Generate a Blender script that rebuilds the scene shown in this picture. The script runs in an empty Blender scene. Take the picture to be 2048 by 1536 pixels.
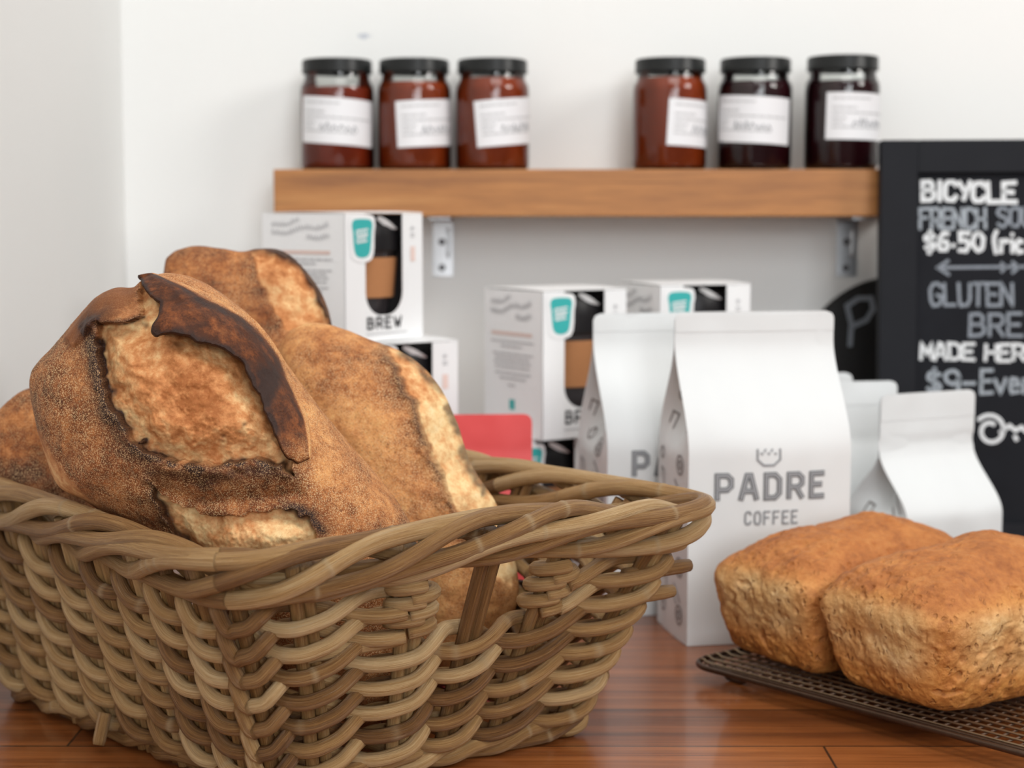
import bpy, bmesh, math, random
import numpy as np
from mathutils import Vector, Matrix
random.seed(7); np.random.seed(7)
PI = math.pi
C = bpy.context.scene.collection
SC = bpy.context.scene

# ------------------------------------------------------------------ camera
F = 3300.0                      # focal length in pixels of the 2048 frame
CAMZ = 0.336
PITCH = math.atan((768 - 430) / F)
cam_d = bpy.data.cameras.new('camera'); cam = bpy.data.objects.new('camera', cam_d); C.objects.link(cam)
cam_d.sensor_width = 36.0; cam_d.lens = F / 2048 * 36.0
cam_d.clip_start = 0.05; cam_d.clip_end = 60
cam.location = (0, 0, CAMZ); cam.rotation_euler = (PI / 2 - PITCH, 0, 0)
cam_d.dof.use_dof = True; cam_d.dof.focus_distance = 0.955; cam_d.dof.aperture_fstop = 7.0
SC.camera = cam

# ------------------------------------------------------------------ light
w = bpy.data.worlds.new('world'); SC.world = w; w.use_nodes = True
bg = w.node_tree.nodes['Background']; bg.inputs[0].default_value = (0.96, 0.98, 1.0, 1); bg.inputs[1].default_value = 0.07

def area(name, loc, target, sx, sy, power, col):
    d = bpy.data.lights.new(name, 'AREA'); d.shape = 'RECTANGLE'; d.size = sx; d.size_y = sy; d.energy = power; d.color = col
    o = bpy.data.objects.new(name, d); C.objects.link(o); o.location = loc
    o.rotation_euler = (Vector(target) - Vector(loc)).to_track_quat('-Z', 'Y').to_euler()
    return o
area('window_daylight', (1.5, -3.6, 1.9), (0, 1.2, 0.15), 1.3, 1.9, 72, (0.95, 0.98, 1.0))
area('skylight', (0.45, 0.1, 2.4), (0.1, 1.4, 0.2), 1.3, 1.3, 30, (1.0, 0.985, 0.96))
area('shop_lamp', (2.2, 0.25, 1.6), (0.0, 1.2, 0.1), 0.8, 0.8, 30, (1.0, 0.97, 0.93))
area('added_front_fill', (0.5, -3.8, 0.9), (0, 1.2, 0.15), 1.6, 1.2, 40, (0.97, 0.98, 1.0))  # added low fill from the front, power fitted for brightness; no known window
SC.view_settings.view_transform = 'Standard'; SC.view_settings.look = 'None'
SC.view_settings.exposure = 0.0; SC.view_settings.gamma = 1.0; SC.view_settings.use_curve_mapping = False

# ------------------------------------------------------------------ geometry of the photograph: pixel -> place
cp, sp = math.cos(PITCH), math.sin(PITCH)
def ray(px, py):
    a = (px - 1024) / F; b = -(py - 768) / F
    return Vector((a, cp + b * sp, -sp + b * cp))
CAM = Vector((0, 0, CAMZ))
def at(px, py, Y):
    r = ray(px, py); return CAM + r * (Y / r.y)
def atz(px, py, z):
    r = ray(px, py); return CAM + r * ((z - CAMZ) / r.z)
def onplane(px, py, p0, n):
    r = ray(px, py); n = Vector(n); return CAM + r * ((Vector(p0) - CAM).dot(n) / r.dot(n))

# ------------------------------------------------------------------ numpy helpers
def _hash(ix, iy, iz, seed):
    h = (ix.astype(np.int64) * 374761393 + iy.astype(np.int64) * 668265263 + iz.astype(np.int64) * 1274126177 + seed * 974634721) & 0xFFFFFFFF
    h = ((h ^ (h >> 13)) * 1274126177) & 0xFFFFFFFF
    h = ((h ^ (h >> 16)) * 2246822519) & 0xFFFFFFFF
    return ((h ^ (h >> 15)) & 0xFFFFFF) / float(0xFFFFFF)
def vnoise(p, seed=0):
    p = np.asarray(p, float); i = np.floor(p); f = p - i; f = f * f * (3 - 2 * f)
    r = 0
    for dx in (0, 1):
        for dy in (0, 1):
            for dz in (0, 1):
                wgt = (f[:, 0] if dx else 1 - f[:, 0]) * (f[:, 1] if dy else 1 - f[:, 1]) * (f[:, 2] if dz else 1 - f[:, 2])
                r = r + wgt * _hash(i[:, 0] + dx, i[:, 1] + dy, i[:, 2] + dz, seed)
    return r * 2 - 1
def fbm(p, scale, octv=4, seed=0, gain=.5):
    p = np.asarray(p, float) * scale; a = 1; s = 0; t = 0
    for k in range(octv):
        s = s + a * vnoise(p + 17.3 * k, seed + k); t += a; a *= gain; p = p * 2.03
    return s / t
def sstep(a, b, x):
    t = np.clip((x - a) / (b - a), 0, 1); return t * t * (3 - 2 * t)
def seg_dist(P, poly, closed=False):
    P = np.asarray(P, float); d = np.full(len(P), 1e9); n = len(poly)
    for k in range(n if closed else n - 1):
        a = np.array(poly[k], float); b = np.array(poly[(k + 1) % n], float); ab = b - a
        t = np.clip(((P - a) @ ab) / max(ab @ ab, 1e-12), 0, 1)
        d = np.minimum(d, np.hypot(*(P - (a + t[:, None] * ab)).T))
    return d
def inside(P, poly):
    x, y = np.asarray(P, float).T; r = np.zeros(len(x), bool); n = len(poly)
    for k in range(n):
        x1, y1 = poly[k]; x2, y2 = poly[(k + 1) % n]
        c = ((y1 > y) != (y2 > y)) & (x < (x2 - x1) * (y - y1) / ((y2 - y1) if y2 != y1 else 1e-9) + x1)
        r ^= c
    return r
def sdf(P, poly):           # positive inside
    d = seg_dist(P, poly, True); return np.where(inside(P, poly), d, -d)
def smooth_loop(pts, n, it=2):
    pts = [np.array(p, float) for p in pts]
    m = len(pts); out = []
    for k in range(m):
        p0, p1, p2, p3 = pts[k - 1], pts[k], pts[(k + 1) % m], pts[(k + 2) % m]
        for t in np.linspace(0, 1, 12, endpoint=False):
            out.append(.5 * ((2 * p1) + (p2 - p0) * t + (2 * p0 - 5 * p1 + 4 * p2 - p3) * t * t + (-p0 + 3 * p1 - 3 * p2 + p3) * t ** 3))
    return np.array(out)
def catmull(pts, n):
    pts = [np.array(p, float) for p in pts]; P = [2 * pts[0] - pts[1]] + pts + [2 * pts[-1] - pts[-2]]; out = []
    for k in range(1, len(P) - 2):
        p0, p1, p2, p3 = P[k - 1:k + 3]
        for t in np.linspace(0, 1, n, endpoint=False):
            out.append(.5 * ((2 * p1) + (p2 - p0) * t + (2 * p0 - 5 * p1 + 4 * p2 - p3) * t * t + (-p0 + 3 * p1 - 3 * p2 + p3) * t ** 3))
    out.append(pts[-1]); return np.array(out)

# ------------------------------------------------------------------ object helpers
def link(name, verts, faces, mat=None, parent=None, smooth=True, attrs=None):
    me = bpy.data.meshes.new(name)
    me.from_pydata(verts if isinstance(verts, list) else np.asarray(verts, float).tolist(), [], faces if isinstance(faces, list) else np.asarray(faces).tolist())
    if attrs:
        for k, v in attrs.items():
            v = np.asarray(v, np.float32)
            if v.ndim == 1:
                me.attributes.new(k, 'FLOAT', 'POINT').data.foreach_set('value', v)
            else:
                me.attributes.new(k, 'FLOAT_VECTOR', 'POINT').data.foreach_set('vector', v.ravel())
    if smooth: me.polygons.foreach_set('use_smooth', [True] * len(me.polygons))
    me.update(); me.validate()
    o = bpy.data.objects.new(name, me); C.objects.link(o)
    if mat: me.materials.append(mat)
    if parent: adopt(o, parent)
    return o
def adopt(o, parent):
    o.parent = parent
    o.matrix_parent_inverse = (Matrix.Translation(parent.location) @ parent.rotation_euler.to_matrix().to_4x4()).inverted() if parent.parent is None else Matrix()
def tag(o, label=None, cat=None, group=None, kind=None):
    if label: o['label'] = label
    if cat: o['category'] = cat
    if group: o['group'] = group
    if kind: o['kind'] = kind
    return o
def thing(name, loc, label, cat, group=None, rz=0):
    o = bpy.data.objects.new(name, None); C.objects.link(o); o.empty_display_size = .03
    o.location = loc; o.rotation_euler = (0, 0, rz)
    return tag(o, label, cat, group)
def sharp(o, ang=35):
    me = o.data; bm = bmesh.new(); bm.from_mesh(me)
    for e in bm.edges:
        if len(e.link_faces) == 2 and e.calc_face_angle(0) > math.radians(ang): e.smooth = False
    bm.to_mesh(me); bm.free(); return o
def box(name, c, s, mat, parent=None, bev=.001, rz=0, rot=None):
    bm = bmesh.new(); bmesh.ops.create_cube(bm, size=1)
    bmesh.ops.scale(bm, vec=s, verts=bm.verts)
    if bev: bmesh.ops.bevel(bm, geom=list(bm.edges), offset=bev, segments=2, profile=.6, affect='EDGES')
    M = Matrix.Translation(c) @ (rot.to_4x4() if rot else Matrix.Rotation(rz, 4, 'Z'))
    bmesh.ops.transform(bm, matrix=M, verts=bm.verts)
    me = bpy.data.meshes.new(name); bm.to_mesh(me); bm.free()
    o = bpy.data.objects.new(name, me); C.objects.link(o); me.materials.append(mat)
    if parent: adopt(o, parent)
    return o
def tube(P, r, sides=9, closed=False, caps=True):
    """sweep; returns verts, faces, along, ang"""
    P = np.asarray(P, float); n = len(P)
    r = np.full(n, r) if np.isscalar(r) else np.asarray(r)
    T = (np.roll(P, -1, 0) - np.roll(P, 1, 0)) if closed else np.gradient(P, axis=0)
    T /= np.linalg.norm(T, axis=1)[:, None] + 1e-12
    N = np.zeros_like(P); up = np.array([0, 0, 1.0]) if abs(T[0][2]) < .9 else np.array([1.0, 0, 0])
    v = up - T[0] * (up @ T[0]); N[0] = v / np.linalg.norm(v)
    for k in range(1, n):
        v = N[k - 1] - T[k] * (N[k - 1] @ T[k]); N[k] = v / (np.linalg.norm(v) + 1e-12)
    if closed:   # undo residual twist
        v = N[-1] - T[0] * (N[-1] @ T[0]); v /= np.linalg.norm(v); B0 = np.cross(T[0], N[0])
        tw = math.atan2(v @ B0, v @ N[0])
    else: tw = 0
    B = np.cross(T, N); a = np.linspace(0, 2 * PI, sides, endpoint=False)
    A = a[None, :] - (tw * np.arange(n) / n)[:, None]
    V = P[:, None, :] + r[:, None, None] * (np.cos(A)[..., None] * N[:, None, :] + np.sin(A)[..., None] * B[:, None, :])
    al = np.concatenate([[0], np.cumsum(np.linalg.norm(np.diff(P, axis=0), axis=1))])
    V = V.reshape(-1, 3); fib = np.stack([np.repeat(al, sides), np.tile(np.cos(a), n), np.tile(np.sin(a), n)], 1)
    fs = []; m = n if closed else n - 1
    for k in range(m):
        k2 = (k + 1) % n
        for j in range(sides):
            j2 = (j + 1) % sides
            fs.append((k * sides + j, k * sides + j2, k2 * sides + j2, k2 * sides + j))
    if caps and not closed:
        fs.append(tuple(range(sides - 1, -1, -1))); fs.append(tuple((n - 1) * sides + j for j in range(sides)))
    return V, fs, fib
def lathe(name, prof, mat, parent, c=(0, 0, 0), n=48, cap=True):
    prof = np.asarray(prof, float); a = np.linspace(0, 2 * PI, n, endpoint=False)
    V = np.stack([prof[:, 0][:, None] * np.cos(a) + c[0], prof[:, 0][:, None] * np.sin(a) + c[1], np.repeat(prof[:, 1][:, None], n, 1) + c[2]], 2).reshape(-1, 3)
    fs = [(k * n + j, k * n + (j + 1) % n, (k + 1) * n + (j + 1) % n, (k + 1) * n + j) for k in range(len(prof) - 1) for j in range(n)]
    if cap:
        fs.append(tuple(range(n - 1, -1, -1))); fs.append(tuple((len(prof) - 1) * n + j for j in range(n)))
    return sharp(link(name, V, fs, mat, parent), 40)
def ribbon(strokes, width, fmap, step=.004, off=0.0):
    """flat strokes in 2-D (metres) mapped by fmap(x, y, off) to the surface"""
    V = []; Fc = []
    for s in strokes:
        s = [np.array(p, float) for p in s]
        pts = []
        for k in range(len(s) - 1):
            L = np.linalg.norm(s[k + 1] - s[k]); m = max(1, int(math.ceil(L / step)))
            pts += [s[k] + (s[k + 1] - s[k]) * j / m for j in range(m)]
        pts.append(s[-1]); closed = np.linalg.norm(s[0] - s[-1]) < 1e-9
        if closed: pts = pts[:-1]
        n = len(pts)
        if n < 2: continue
        base = len(V)
        for k in range(n):
            if closed: d0 = pts[k] - pts[k - 1]; d1 = pts[(k + 1) % n] - pts[k]
            else:
                d0 = pts[k] - pts[k - 1] if k else pts[1] - pts[0]; d1 = pts[k + 1] - pts[k] if k < n - 1 else d0
            d0 = d0 / (np.linalg.norm(d0) + 1e-12); d1 = d1 / (np.linalg.norm(d1) + 1e-12)
            m = np.array([-(d0 + d1)[1], (d0 + d1)[0]]); l = np.linalg.norm(m)
            m = m / l if l > .2 else np.array([-d1[1], d1[0]])
            sc = width / 2 / max(.55, abs(m @ np.array([-d1[1], d1[0]])))
            p = pts[k].copy()
            if not closed and k == 0: p = p - d1 * width * .35
            if not closed and k == n - 1: p = p + d0 * width * .35
            for sg in (1, -1):
                q = p + m * sc * sg; V.append(tuple(fmap(q[0], q[1], off)))
        for k in range(n if closed else n - 1):
            a = base + 2 * k; b = base + 2 * ((k + 1) % n); Fc.append((a, a + 1, b + 1, b))
    return V, Fc

# single-stroke alphabet in a unit box
def _arc(cx, cy, rx, ry, a0, a1, n=10):
    return [(cx + rx * math.cos(math.radians(a0 + (a1 - a0) * k / n)), cy + ry * math.sin(math.radians(a0 + (a1 - a0) * k / n))) for k in range(n + 1)]
G = {
 'A': [[(0, 0), (.38, 1), (.62, 1), (1, 0)], [(.16, .32), (.84, .32)]],
 'B': [[(0, .52), (.62, .52), (.9, .64), (.9, .88), (.62, 1), (0, 1), (0, 0), (.7, 0), (1, .14), (1, .38), (.7, .52)]],
 'C': [[(1, .8), (.78, 1), (.24, 1), (0, .8), (0, .2), (.24, 0), (.78, 0), (1, .2)]],
 'D': [[(0, 0), (0, 1), (.68, 1), (1, .8), (1, .2), (.68, 0), (0, 0)]],
 'E': [[(1, 1), (0, 1), (0, 0), (1, 0)], [(0, .52), (.8, .52)]],
 'F': [[(1, 1), (0, 1), (0, 0)], [(0, .52), (.8, .52)]],
 'G': [[(1, .85), (.7, 1), (.3, 1), (0, .75), (0, .25), (.3, 0), (.75, 0), (1, .15), (1, .45), (.6, .45)]],
 'H': [[(0, 0), (0, 1)], [(1, 0), (1, 1)], [(0, .5), (1, .5)]],
 'I': [[(.5, 0), (.5, 1)]],
 'L': [[(0, 1), (0, 0), (1, 0)]],
 'M': [[(0, 0), (.05, 1), (.5, .35), (.95, 1), (1, 0)]],
 'N': [[(0, 0), (0, 1), (1, 0), (1, 1)]],
 'O': [[(.25, 0), (0, .2), (0, .8), (.25, 1), (.75, 1), (1, .8), (1, .2), (.75, 0), (.25, 0)]],
 'P': [[(0, 0), (0, 1), (.72, 1), (1, .84), (1, .54), (.72, .38), (0, .38)]],
 'R': [[(0, 0), (0, 1), (.72, 1), (1, .84), (1, .58), (.72, .44), (0, .44)], [(.55, .44), (1, 0)]],
 'S': [_arc(.5, .76, .5, .24, 20, 270, 9) + _arc(.5, .25, .5, .25, 85, -160, 9)],
 'T': [[(0, 1), (1, 1)], [(.5, 1), (.5, 0)]],
 'U': [[(0, 1), (0, .25), (.25, 0), (.75, 0), (1, .25), (1, 1)]],
 'W': [[(0, 1), (.25, 0), (.5, .7), (.75, 0), (1, 1)]],
 'Y': [[(0, 1), (.5, .45)], [(1, 1), (.35, 0)]],
 '$': [_arc(.5, .72, .42, .2, 20, 270, 9) + _arc(.5, .28, .42, .22, 85, -160, 9), [(.5, 1.12), (.5, -.12)]],
 '6': [[(.85, .95), (.5, 1), (.1, .7), (0, .35), (.2, .03), (.75, .03), (.95, .3), (.75, .55), (.1, .45)]],
 '5': [[(.95, 1), (.15, 1), (.08, .55), (.65, .6), (.95, .32), (.7, .02), (.05, .05)]],
 '0': [_arc(.5, .5, .5, .5, 90, 450, 16)],
 '9': [_arc(.5, .7, .48, .3, 0, 360, 14), [(.98, .7), (.9, 0)]],
 '.': [[(.3, .3), (.5, .3)]],
 '-': [[(.05, .42), (.95, .42)]],
 '(': [_arc(.9, .5, .75, .62, 120, 240, 8)],
 'e': [[(.05, .32), (.9, .34), (.75, .6), (.35, .62), (.05, .35), (.3, 0), (.9, .08)]],
 'v': [[(0, .6), (.45, 0), (.95, .62)]],
 'r': [[(.1, 0), (.1, .6)], [(.1, .4), (.5, .62), (.9, .55)]],
 'n': [[(.05, 0), (.05, .6)], [(.05, .42), (.45, .62), (.85, .5), (.9, 0)]],
 'i': [[(.5, 0), (.5, .6)], [(.5, .85), (.5, .9)]],
 'c': [[(.9, .5), (.5, .62), (.05, .32), (.4, 0), (.95, .1)]],
}
def word(txt, x, y, wl, h, gap=.35, wid=None):
    """strokes of txt from (x, y) up, letter width wl, height h"""
    out = []
    for ch in txt:
        if ch == ' ': x += wl * (1 + gap) * .8; continue
        lw = wl * (wid or {}).get(ch, {'I': .35, '.': .3, '-': .8, '(': .6, 'i': .3}.get(ch, 1))
        out += [[(x + p[0] * lw, y + p[1] * h) for p in s] for s in G[ch]]
        x += lw + wl * gap
    return out

# ------------------------------------------------------------------ materials
def mat_base(name):
    m = bpy.data.materials.new(name); m.use_nodes = True; nt = m.node_tree
    return m, nt, nt.nodes['Principled BSDF']
def N(nt, typ, props=None, **ins):
    n = nt.nodes.new(typ)
    for k, v in (props or {}).items(): setattr(n, k, v)
    for k, v in ins.items():
        key = int(k[1:]) if k[0] == 'i' and k[1:].isdigit() else k.replace('_', ' ')
        if isinstance(v, bpy.types.NodeSocket): nt.links.new(v, n.inputs[key])
        else: n.inputs[key].default_value = v
    return n
def ramp(nt, fac, stops, interp='LINEAR'):
    n = nt.nodes.new('ShaderNodeValToRGB'); cr = n.color_ramp; cr.interpolation = interp
    while len(cr.elements) < len(stops): cr.elements.new(.5)
    for e, (p, c) in zip(cr.elements, stops):
        e.position = p; e.color = (c[0], c[1], c[2], 1) if not np.isscalar(c) else (c, c, c, 1)
    nt.links.new(fac, n.inputs[0]); return n.outputs[0]
def mix(nt, fac, a, b, blend='MIX'):
    n = nt.nodes.new('ShaderNodeMix'); n.data_type = 'RGBA'; n.blend_type = blend; n.clamp_factor = True
    for idx, v in ((0, fac), (6, a), (7, b)):
        if isinstance(v, bpy.types.NodeSocket): nt.links.new(v, n.inputs[idx])
        elif idx == 0: n.inputs[0].default_value = v
        else: n.inputs[idx].default_value = (*v, 1)
    return n.outputs[2]
def mth(nt, op, a, b=0.0, c=0.0, clamp=False):
    n = nt.nodes.new('ShaderNodeMath'); n.operation = op; n.use_clamp = clamp
    for k, v in enumerate((a, b, c)):
        if isinstance(v, bpy.types.NodeSocket): nt.links.new(v, n.inputs[k])
        else: n.inputs[k].default_value = v
    return n.outputs[0]
def attr(nt, name, vec=False):
    n = nt.nodes.new('ShaderNodeAttribute'); n.attribute_name = name
    return n.outputs['Vector'] if vec else n.outputs['Fac']
def obj_co(nt, scale=None):
    o = nt.nodes.new('ShaderNodeTexCoord').outputs['Object']
    if scale is None: return o
    return N(nt, 'ShaderNodeVectorMath', {'operation': 'MULTIPLY'}, i0=o, i1=scale).outputs[0]
def noise(nt, vec, scale, detail=4, rough=.55, dist=0):
    return N(nt, 'ShaderNodeTexNoise', None, Vector=vec, Scale=scale, Detail=detail, Roughness=rough, Distortion=dist).outputs[0]
def bump(nt, bsdf, h, strength=.4, dist=.001):
    b = N(nt, 'ShaderNodeBump', None, Height=h, Strength=strength, Distance=dist); nt.links.new(b.outputs[0], bsdf.inputs['Normal'])
def plain(name, col, rough=.5, metal=0.0, var=.04, scale=60, bmp=0.0, spec=.5, coat=0.0):
    m, nt, b = mat_base(name); co = obj_co(nt); n = noise(nt, co, scale)
    f = mth(nt, 'MULTIPLY_ADD', n, 2 * var, 1 - var)
    c = N(nt, 'ShaderNodeVectorMath', {'operation': 'SCALE'}, i0=col); nt.links.new(f, c.inputs['Scale'])
    nt.links.new(c.outputs[0], b.inputs['Base Color'])
    b.inputs['Roughness'].default_value = rough; b.inputs['Metallic'].default_value = metal
    b.inputs['Specular IOR Level'].default_value = spec; b.inputs['Coat Weight'].default_value = coat
    if bmp: bump(nt, b, n, bmp, .0006)
    return m
M = {}
M['paper'] = plain('white_paper', (.70, .72, .725), .55, var=.015, scale=40, spec=.3)
M['card'] = plain('white_card', (.85, .855, .86), .5, var=.012, spec=.3)
M['inner_dark'] = plain('dark_grey_inner_sheet', (.075, .07, .072), .6)
M['card_in'] = plain('card_inside', (.62, .58, .5), .7)
M['print_dark'] = plain('printed_dark_grey', (.065, .07, .075), .6)
M['print_mid'] = plain('printed_mid_grey', (.24, .25, .265), .6)
M['print_light'] = plain('printed_light_grey', (.52, .52, .53), .6)
M['print_fill'] = plain('printed_soft_grey', (.36, .37, .385), .6)
M['print_faint'] = plain('printed_faint_grey', (.50, .50, .51), .6)
M['print_coral'] = plain('printed_pale_coral', (.72, .54, .48), .6)
M['print_black'] = plain('printed_black', (.02, .02, .022), .5)
M['icon'] = plain('printed_icon_grey', (.23, .215, .21), .6)
M['teal'] = plain('printed_teal', (.035, .42, .41), .5)
M['coral'] = plain('coral_paper', (.80, .085, .085), .5, var=.05, scale=30, bmp=.3)
M['black_cup'] = plain('black_plastic', (.010, .009, .010), .4, spec=.25)
M['smoke_glass'] = plain('dark_tinted_glass', (.035, .03, .032), .12)
M['cork'] = plain('cork', (.45, .195, .075), .8, var=.25, scale=900, bmp=.3)
M['lid'] = plain('black_lid_paint', (.008, .009, .009), .35, spec=.3, var=.1)
M['label'] = plain('white_label', (.78, .78, .80), .5, var=.01)
M['board_frame'] = plain('painted_charcoal_wood', (.0125, .0135, .017), .6, spec=.15, var=.12, scale=30)
M['chalk'] = plain('white_chalk', (.74, .77, .79), .9, var=.2, scale=300)
M['chalk_grey'] = plain('grey_chalk', (.34, .38, .42), .9, var=.28, scale=260)
M['chalk_dim'] = plain('dim_chalk', (.25, .28, .32), .9, var=.3, scale=260)
M['steel'] = plain('zinc_steel', (.62, .64, .66), .28, 1.0, var=.08, scale=80)
M['screw'] = plain('dark_screw', (.16, .16, .17), .4, 1.0)
M['wire'] = plain('dark_bronze_wire', (.085, .05, .032), .38, .75, var=.3, scale=200)
M['wire_bright'] = plain('bronze_wire', (.30, .22, .14), .33, .9, var=.3, scale=200)
M['jam_red'] = plain('tomato_relish', (.31, .046, .008), .4, var=.22, scale=160, spec=.2)
M['jam_red_b'] = plain('dark_relish', (.26, .030, .008), .4, var=.22, scale=160, spec=.2)
M['jam_plum'] = plain('plum_jam', (.030, .0032, .006), .35, var=.25, scale=160, spec=.2)

def m_wall():
    m, nt, b = mat_base('white_wall_paint'); co = obj_co(nt)
    n = noise(nt, co, 3.5, 3); c = mix(nt, n, (.80, .805, .79), (.845, .85, .835))
    p = at(728, 72, 1.77)          # small blue-grey scuff high on the wall
    v = N(nt, 'ShaderNodeVectorMath', {'operation': 'SUBTRACT'}, i0=co, i1=p).outputs[0]
    v = N(nt, 'ShaderNodeVectorMath', {'operation': 'MULTIPLY'}, i0=v, i1=(110, 30, 260)).outputs[0]
    d = N(nt, 'ShaderNodeVectorMath', {'operation': 'LENGTH'}, i0=v).outputs['Value']
    d = mth(nt, 'ADD', d, mth(nt, 'MULTIPLY_ADD', noise(nt, co, 260, 3), 1.2, -.5))
    f = ramp(nt, d, [(.55, .8), (1.0, 0)]); f2 = mth(nt, 'MULTIPLY', f, .8)
    c = mix(nt, f2, c, (.33, .37, .47)); nt.links.new(c, b.inputs['Base Color'])
    b.inputs['Roughness'].default_value = .6; b.inputs['Specular IOR Level'].default_value = .25
    bump(nt, b, noise(nt, co, 180, 3), .08, .001); return m
M['wall'] = m_wall()

def m_wood(name, cols, plank=None, gl=.28, xs=2.2, ys=60.0, coat=0.0, bmp=.12):
    m, nt, b = mat_base(name); co = obj_co(nt)
    sx = N(nt, 'ShaderNodeSeparateXYZ', None, i0=co)
    g = N(nt, 'ShaderNodeVectorMath', {'operation': 'MULTIPLY'}, i0=co, i1=(xs, ys, ys)).outputs[0]
    n1 = noise(nt, g, 1.0, 6, .6, .6); n2 = noise(nt, g, 4.3, 4, .6)
    fine = noise(nt, N(nt, 'ShaderNodeVectorMath', {'operation': 'MULTIPLY'}, i0=co, i1=(14, 900, 900)).outputs[0], 1.0, 2)
    f = mth(nt, 'ADD', mth(nt, 'MULTIPLY', n1, .75), mth(nt, 'MULTIPLY', n2, .25))
    if plank:
        wv, L, off = plank
        py = mth(nt, 'DIVIDE', mth(nt, 'ADD', sx.outputs[1], off), wv); row = mth(nt, 'FLOOR', py); fr = mth(nt, 'FRACT', py)
        h = mth(nt, 'FRACT', mth(nt, 'MULTIPLY', mth(nt, 'SINE', mth(nt, 'MULTIPLY', row, 12.9898)), 43758.5))
        pxx = mth(nt, 'ADD', mth(nt, 'DIVIDE', sx.outputs[0], L), mth(nt, 'MULTIPLY', h, 7.3)); col = mth(nt, 'FLOOR', pxx); fx = mth(nt, 'FRACT', pxx)
        h2 = mth(nt, 'FRACT', mth(nt, 'MULTIPLY', mth(nt, 'SINE', mth(nt, 'MULTIPLY_ADD', col, 78.233, mth(nt, 'MULTIPLY', row, 12.9898))), 43758.5))
        f = mth(nt, 'ADD', f, mth(nt, 'MULTIPLY_ADD', h2, .24, -.12))
        ed = mth(nt, 'MINIMUM', mth(nt, 'MULTIPLY', mth(nt, 'MINIMUM', fr, mth(nt, 'SUBTRACT', 1, fr)), wv), mth(nt, 'MULTIPLY', mth(nt, 'MINIMUM', fx, mth(nt, 'SUBTRACT', 1, fx)), L))
        seam = ramp(nt, mth(nt, 'MULTIPLY', ed, 400), [(.12, 1), (.5, 0)])
    c = ramp(nt, f, cols)
    c = mix(nt, mth(nt, 'MULTIPLY', ramp(nt, fine, [(.3, 1), (.48, 0)]), .35), c, tuple(x * .45 for x in cols[0][1]))
    crack = ramp(nt, noise(nt, N(nt, 'ShaderNodeVectorMath', {'operation': 'MULTIPLY'}, i0=co, i1=(5, 190, 190)).outputs[0], 1.0, 2), [(.66, 0), (.74, 1)])
    c = mix(nt, mth(nt, 'MULTIPLY', crack, .75), c, (.035, .014, .006))
    if plank: c = mix(nt, seam, c, (.02, .009, .004))
    nt.links.new(c, b.inputs['Base Color']); b.inputs['Roughness'].default_value = gl
    b.inputs['Coat Weight'].default_value = coat; b.inputs['Coat Roughness'].default_value = .1
    hgt = mth(nt, 'SUBTRACT', fine, mth(nt, 'MULTIPLY', seam, 3.0)) if plank else fine
    bump(nt, b, hgt, bmp, .0004); return m
M['counter'] = m_wood('varnished_floorboard_timber', [(.25, (.095, .024, .006)), (.45, (.24, .070, .016)), (.6, (.37, .118, .030)), (.8, (.50, .19, .055))], (.078, .62, -.006), .32, coat=.35)
M['shelf'] = m_wood('oiled_hardwood', [(.25, (.22, .085, .028)), (.5, (.42, .175, .050)), (.75, (.54, .26, .085))], None, .5, xs=4, ys=45)

def m_rattan():
    m, nt, b = mat_base('kubu_rattan'); fb = attr(nt, 'fib', True); tone = attr(nt, 'tone'); kn = attr(nt, 'knot')
    v = N(nt, 'ShaderNodeVectorMath', {'operation': 'MULTIPLY'}, i0=fb, i1=(9, 2.4, 2.4)).outputs[0]
    tv = N(nt, 'ShaderNodeCombineXYZ', None, X=mth(nt, 'MULTIPLY', tone, 91.7)).outputs[0]
    v = N(nt, 'ShaderNodeVectorMath', {'operation': 'ADD'}, i0=v, i1=tv).outputs[0]
    n1 = noise(nt, v, 1.0, 5, .65, .3); n2 = noise(nt, v, 4.6, 5, .75); n1 = mth(nt, 'MULTIPLY_ADD', n1, 1.7, -.35); n2 = mth(nt, 'MULTIPLY_ADD', n2, 1.6, -.3)
    f = mth(nt, 'ADD', mth(nt, 'MULTIPLY', tone, .53), mth(nt, 'ADD', mth(nt, 'MULTIPLY', n1, .22), mth(nt, 'MULTIPLY', n2, .46)))
    c = ramp(nt, f, [(.16, (.027, .010, .003)), (.34, (.105, .043, .0125)), (.52, (.25, .122, .040)), (.69, (.43, .25, .097)), (.92, (.66, .47, .25))])
    gry = ramp(nt, noise(nt, v, .55, 2), [(.58, 0), (.78, .4)]); c = mix(nt, gry, c, (.27, .19, .12))
    cr = ramp(nt, n2, [(.10, .9), (.24, 0)]); c = mix(nt, cr, c, (.045, .022, .011))
    c = mix(nt, mth(nt, 'MULTIPLY', kn, .6), c, (.46, .335, .19))
    scr = ramp(nt, noise(nt, v, 1.7, 6, .75), [(.63, 0), (.68, .7)]); c = mix(nt, scr, c, (.52, .41, .27))
    nt.links.new(c, b.inputs['Base Color']); b.inputs['Roughness'].default_value = .33
    b.inputs['Specular IOR Level'].default_value = .42
    bump(nt, b, mth(nt, 'ADD', n2, mth(nt, 'MULTIPLY', n1, .6)), .8, .0010); return m
M['rattan'] = m_rattan()

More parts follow.
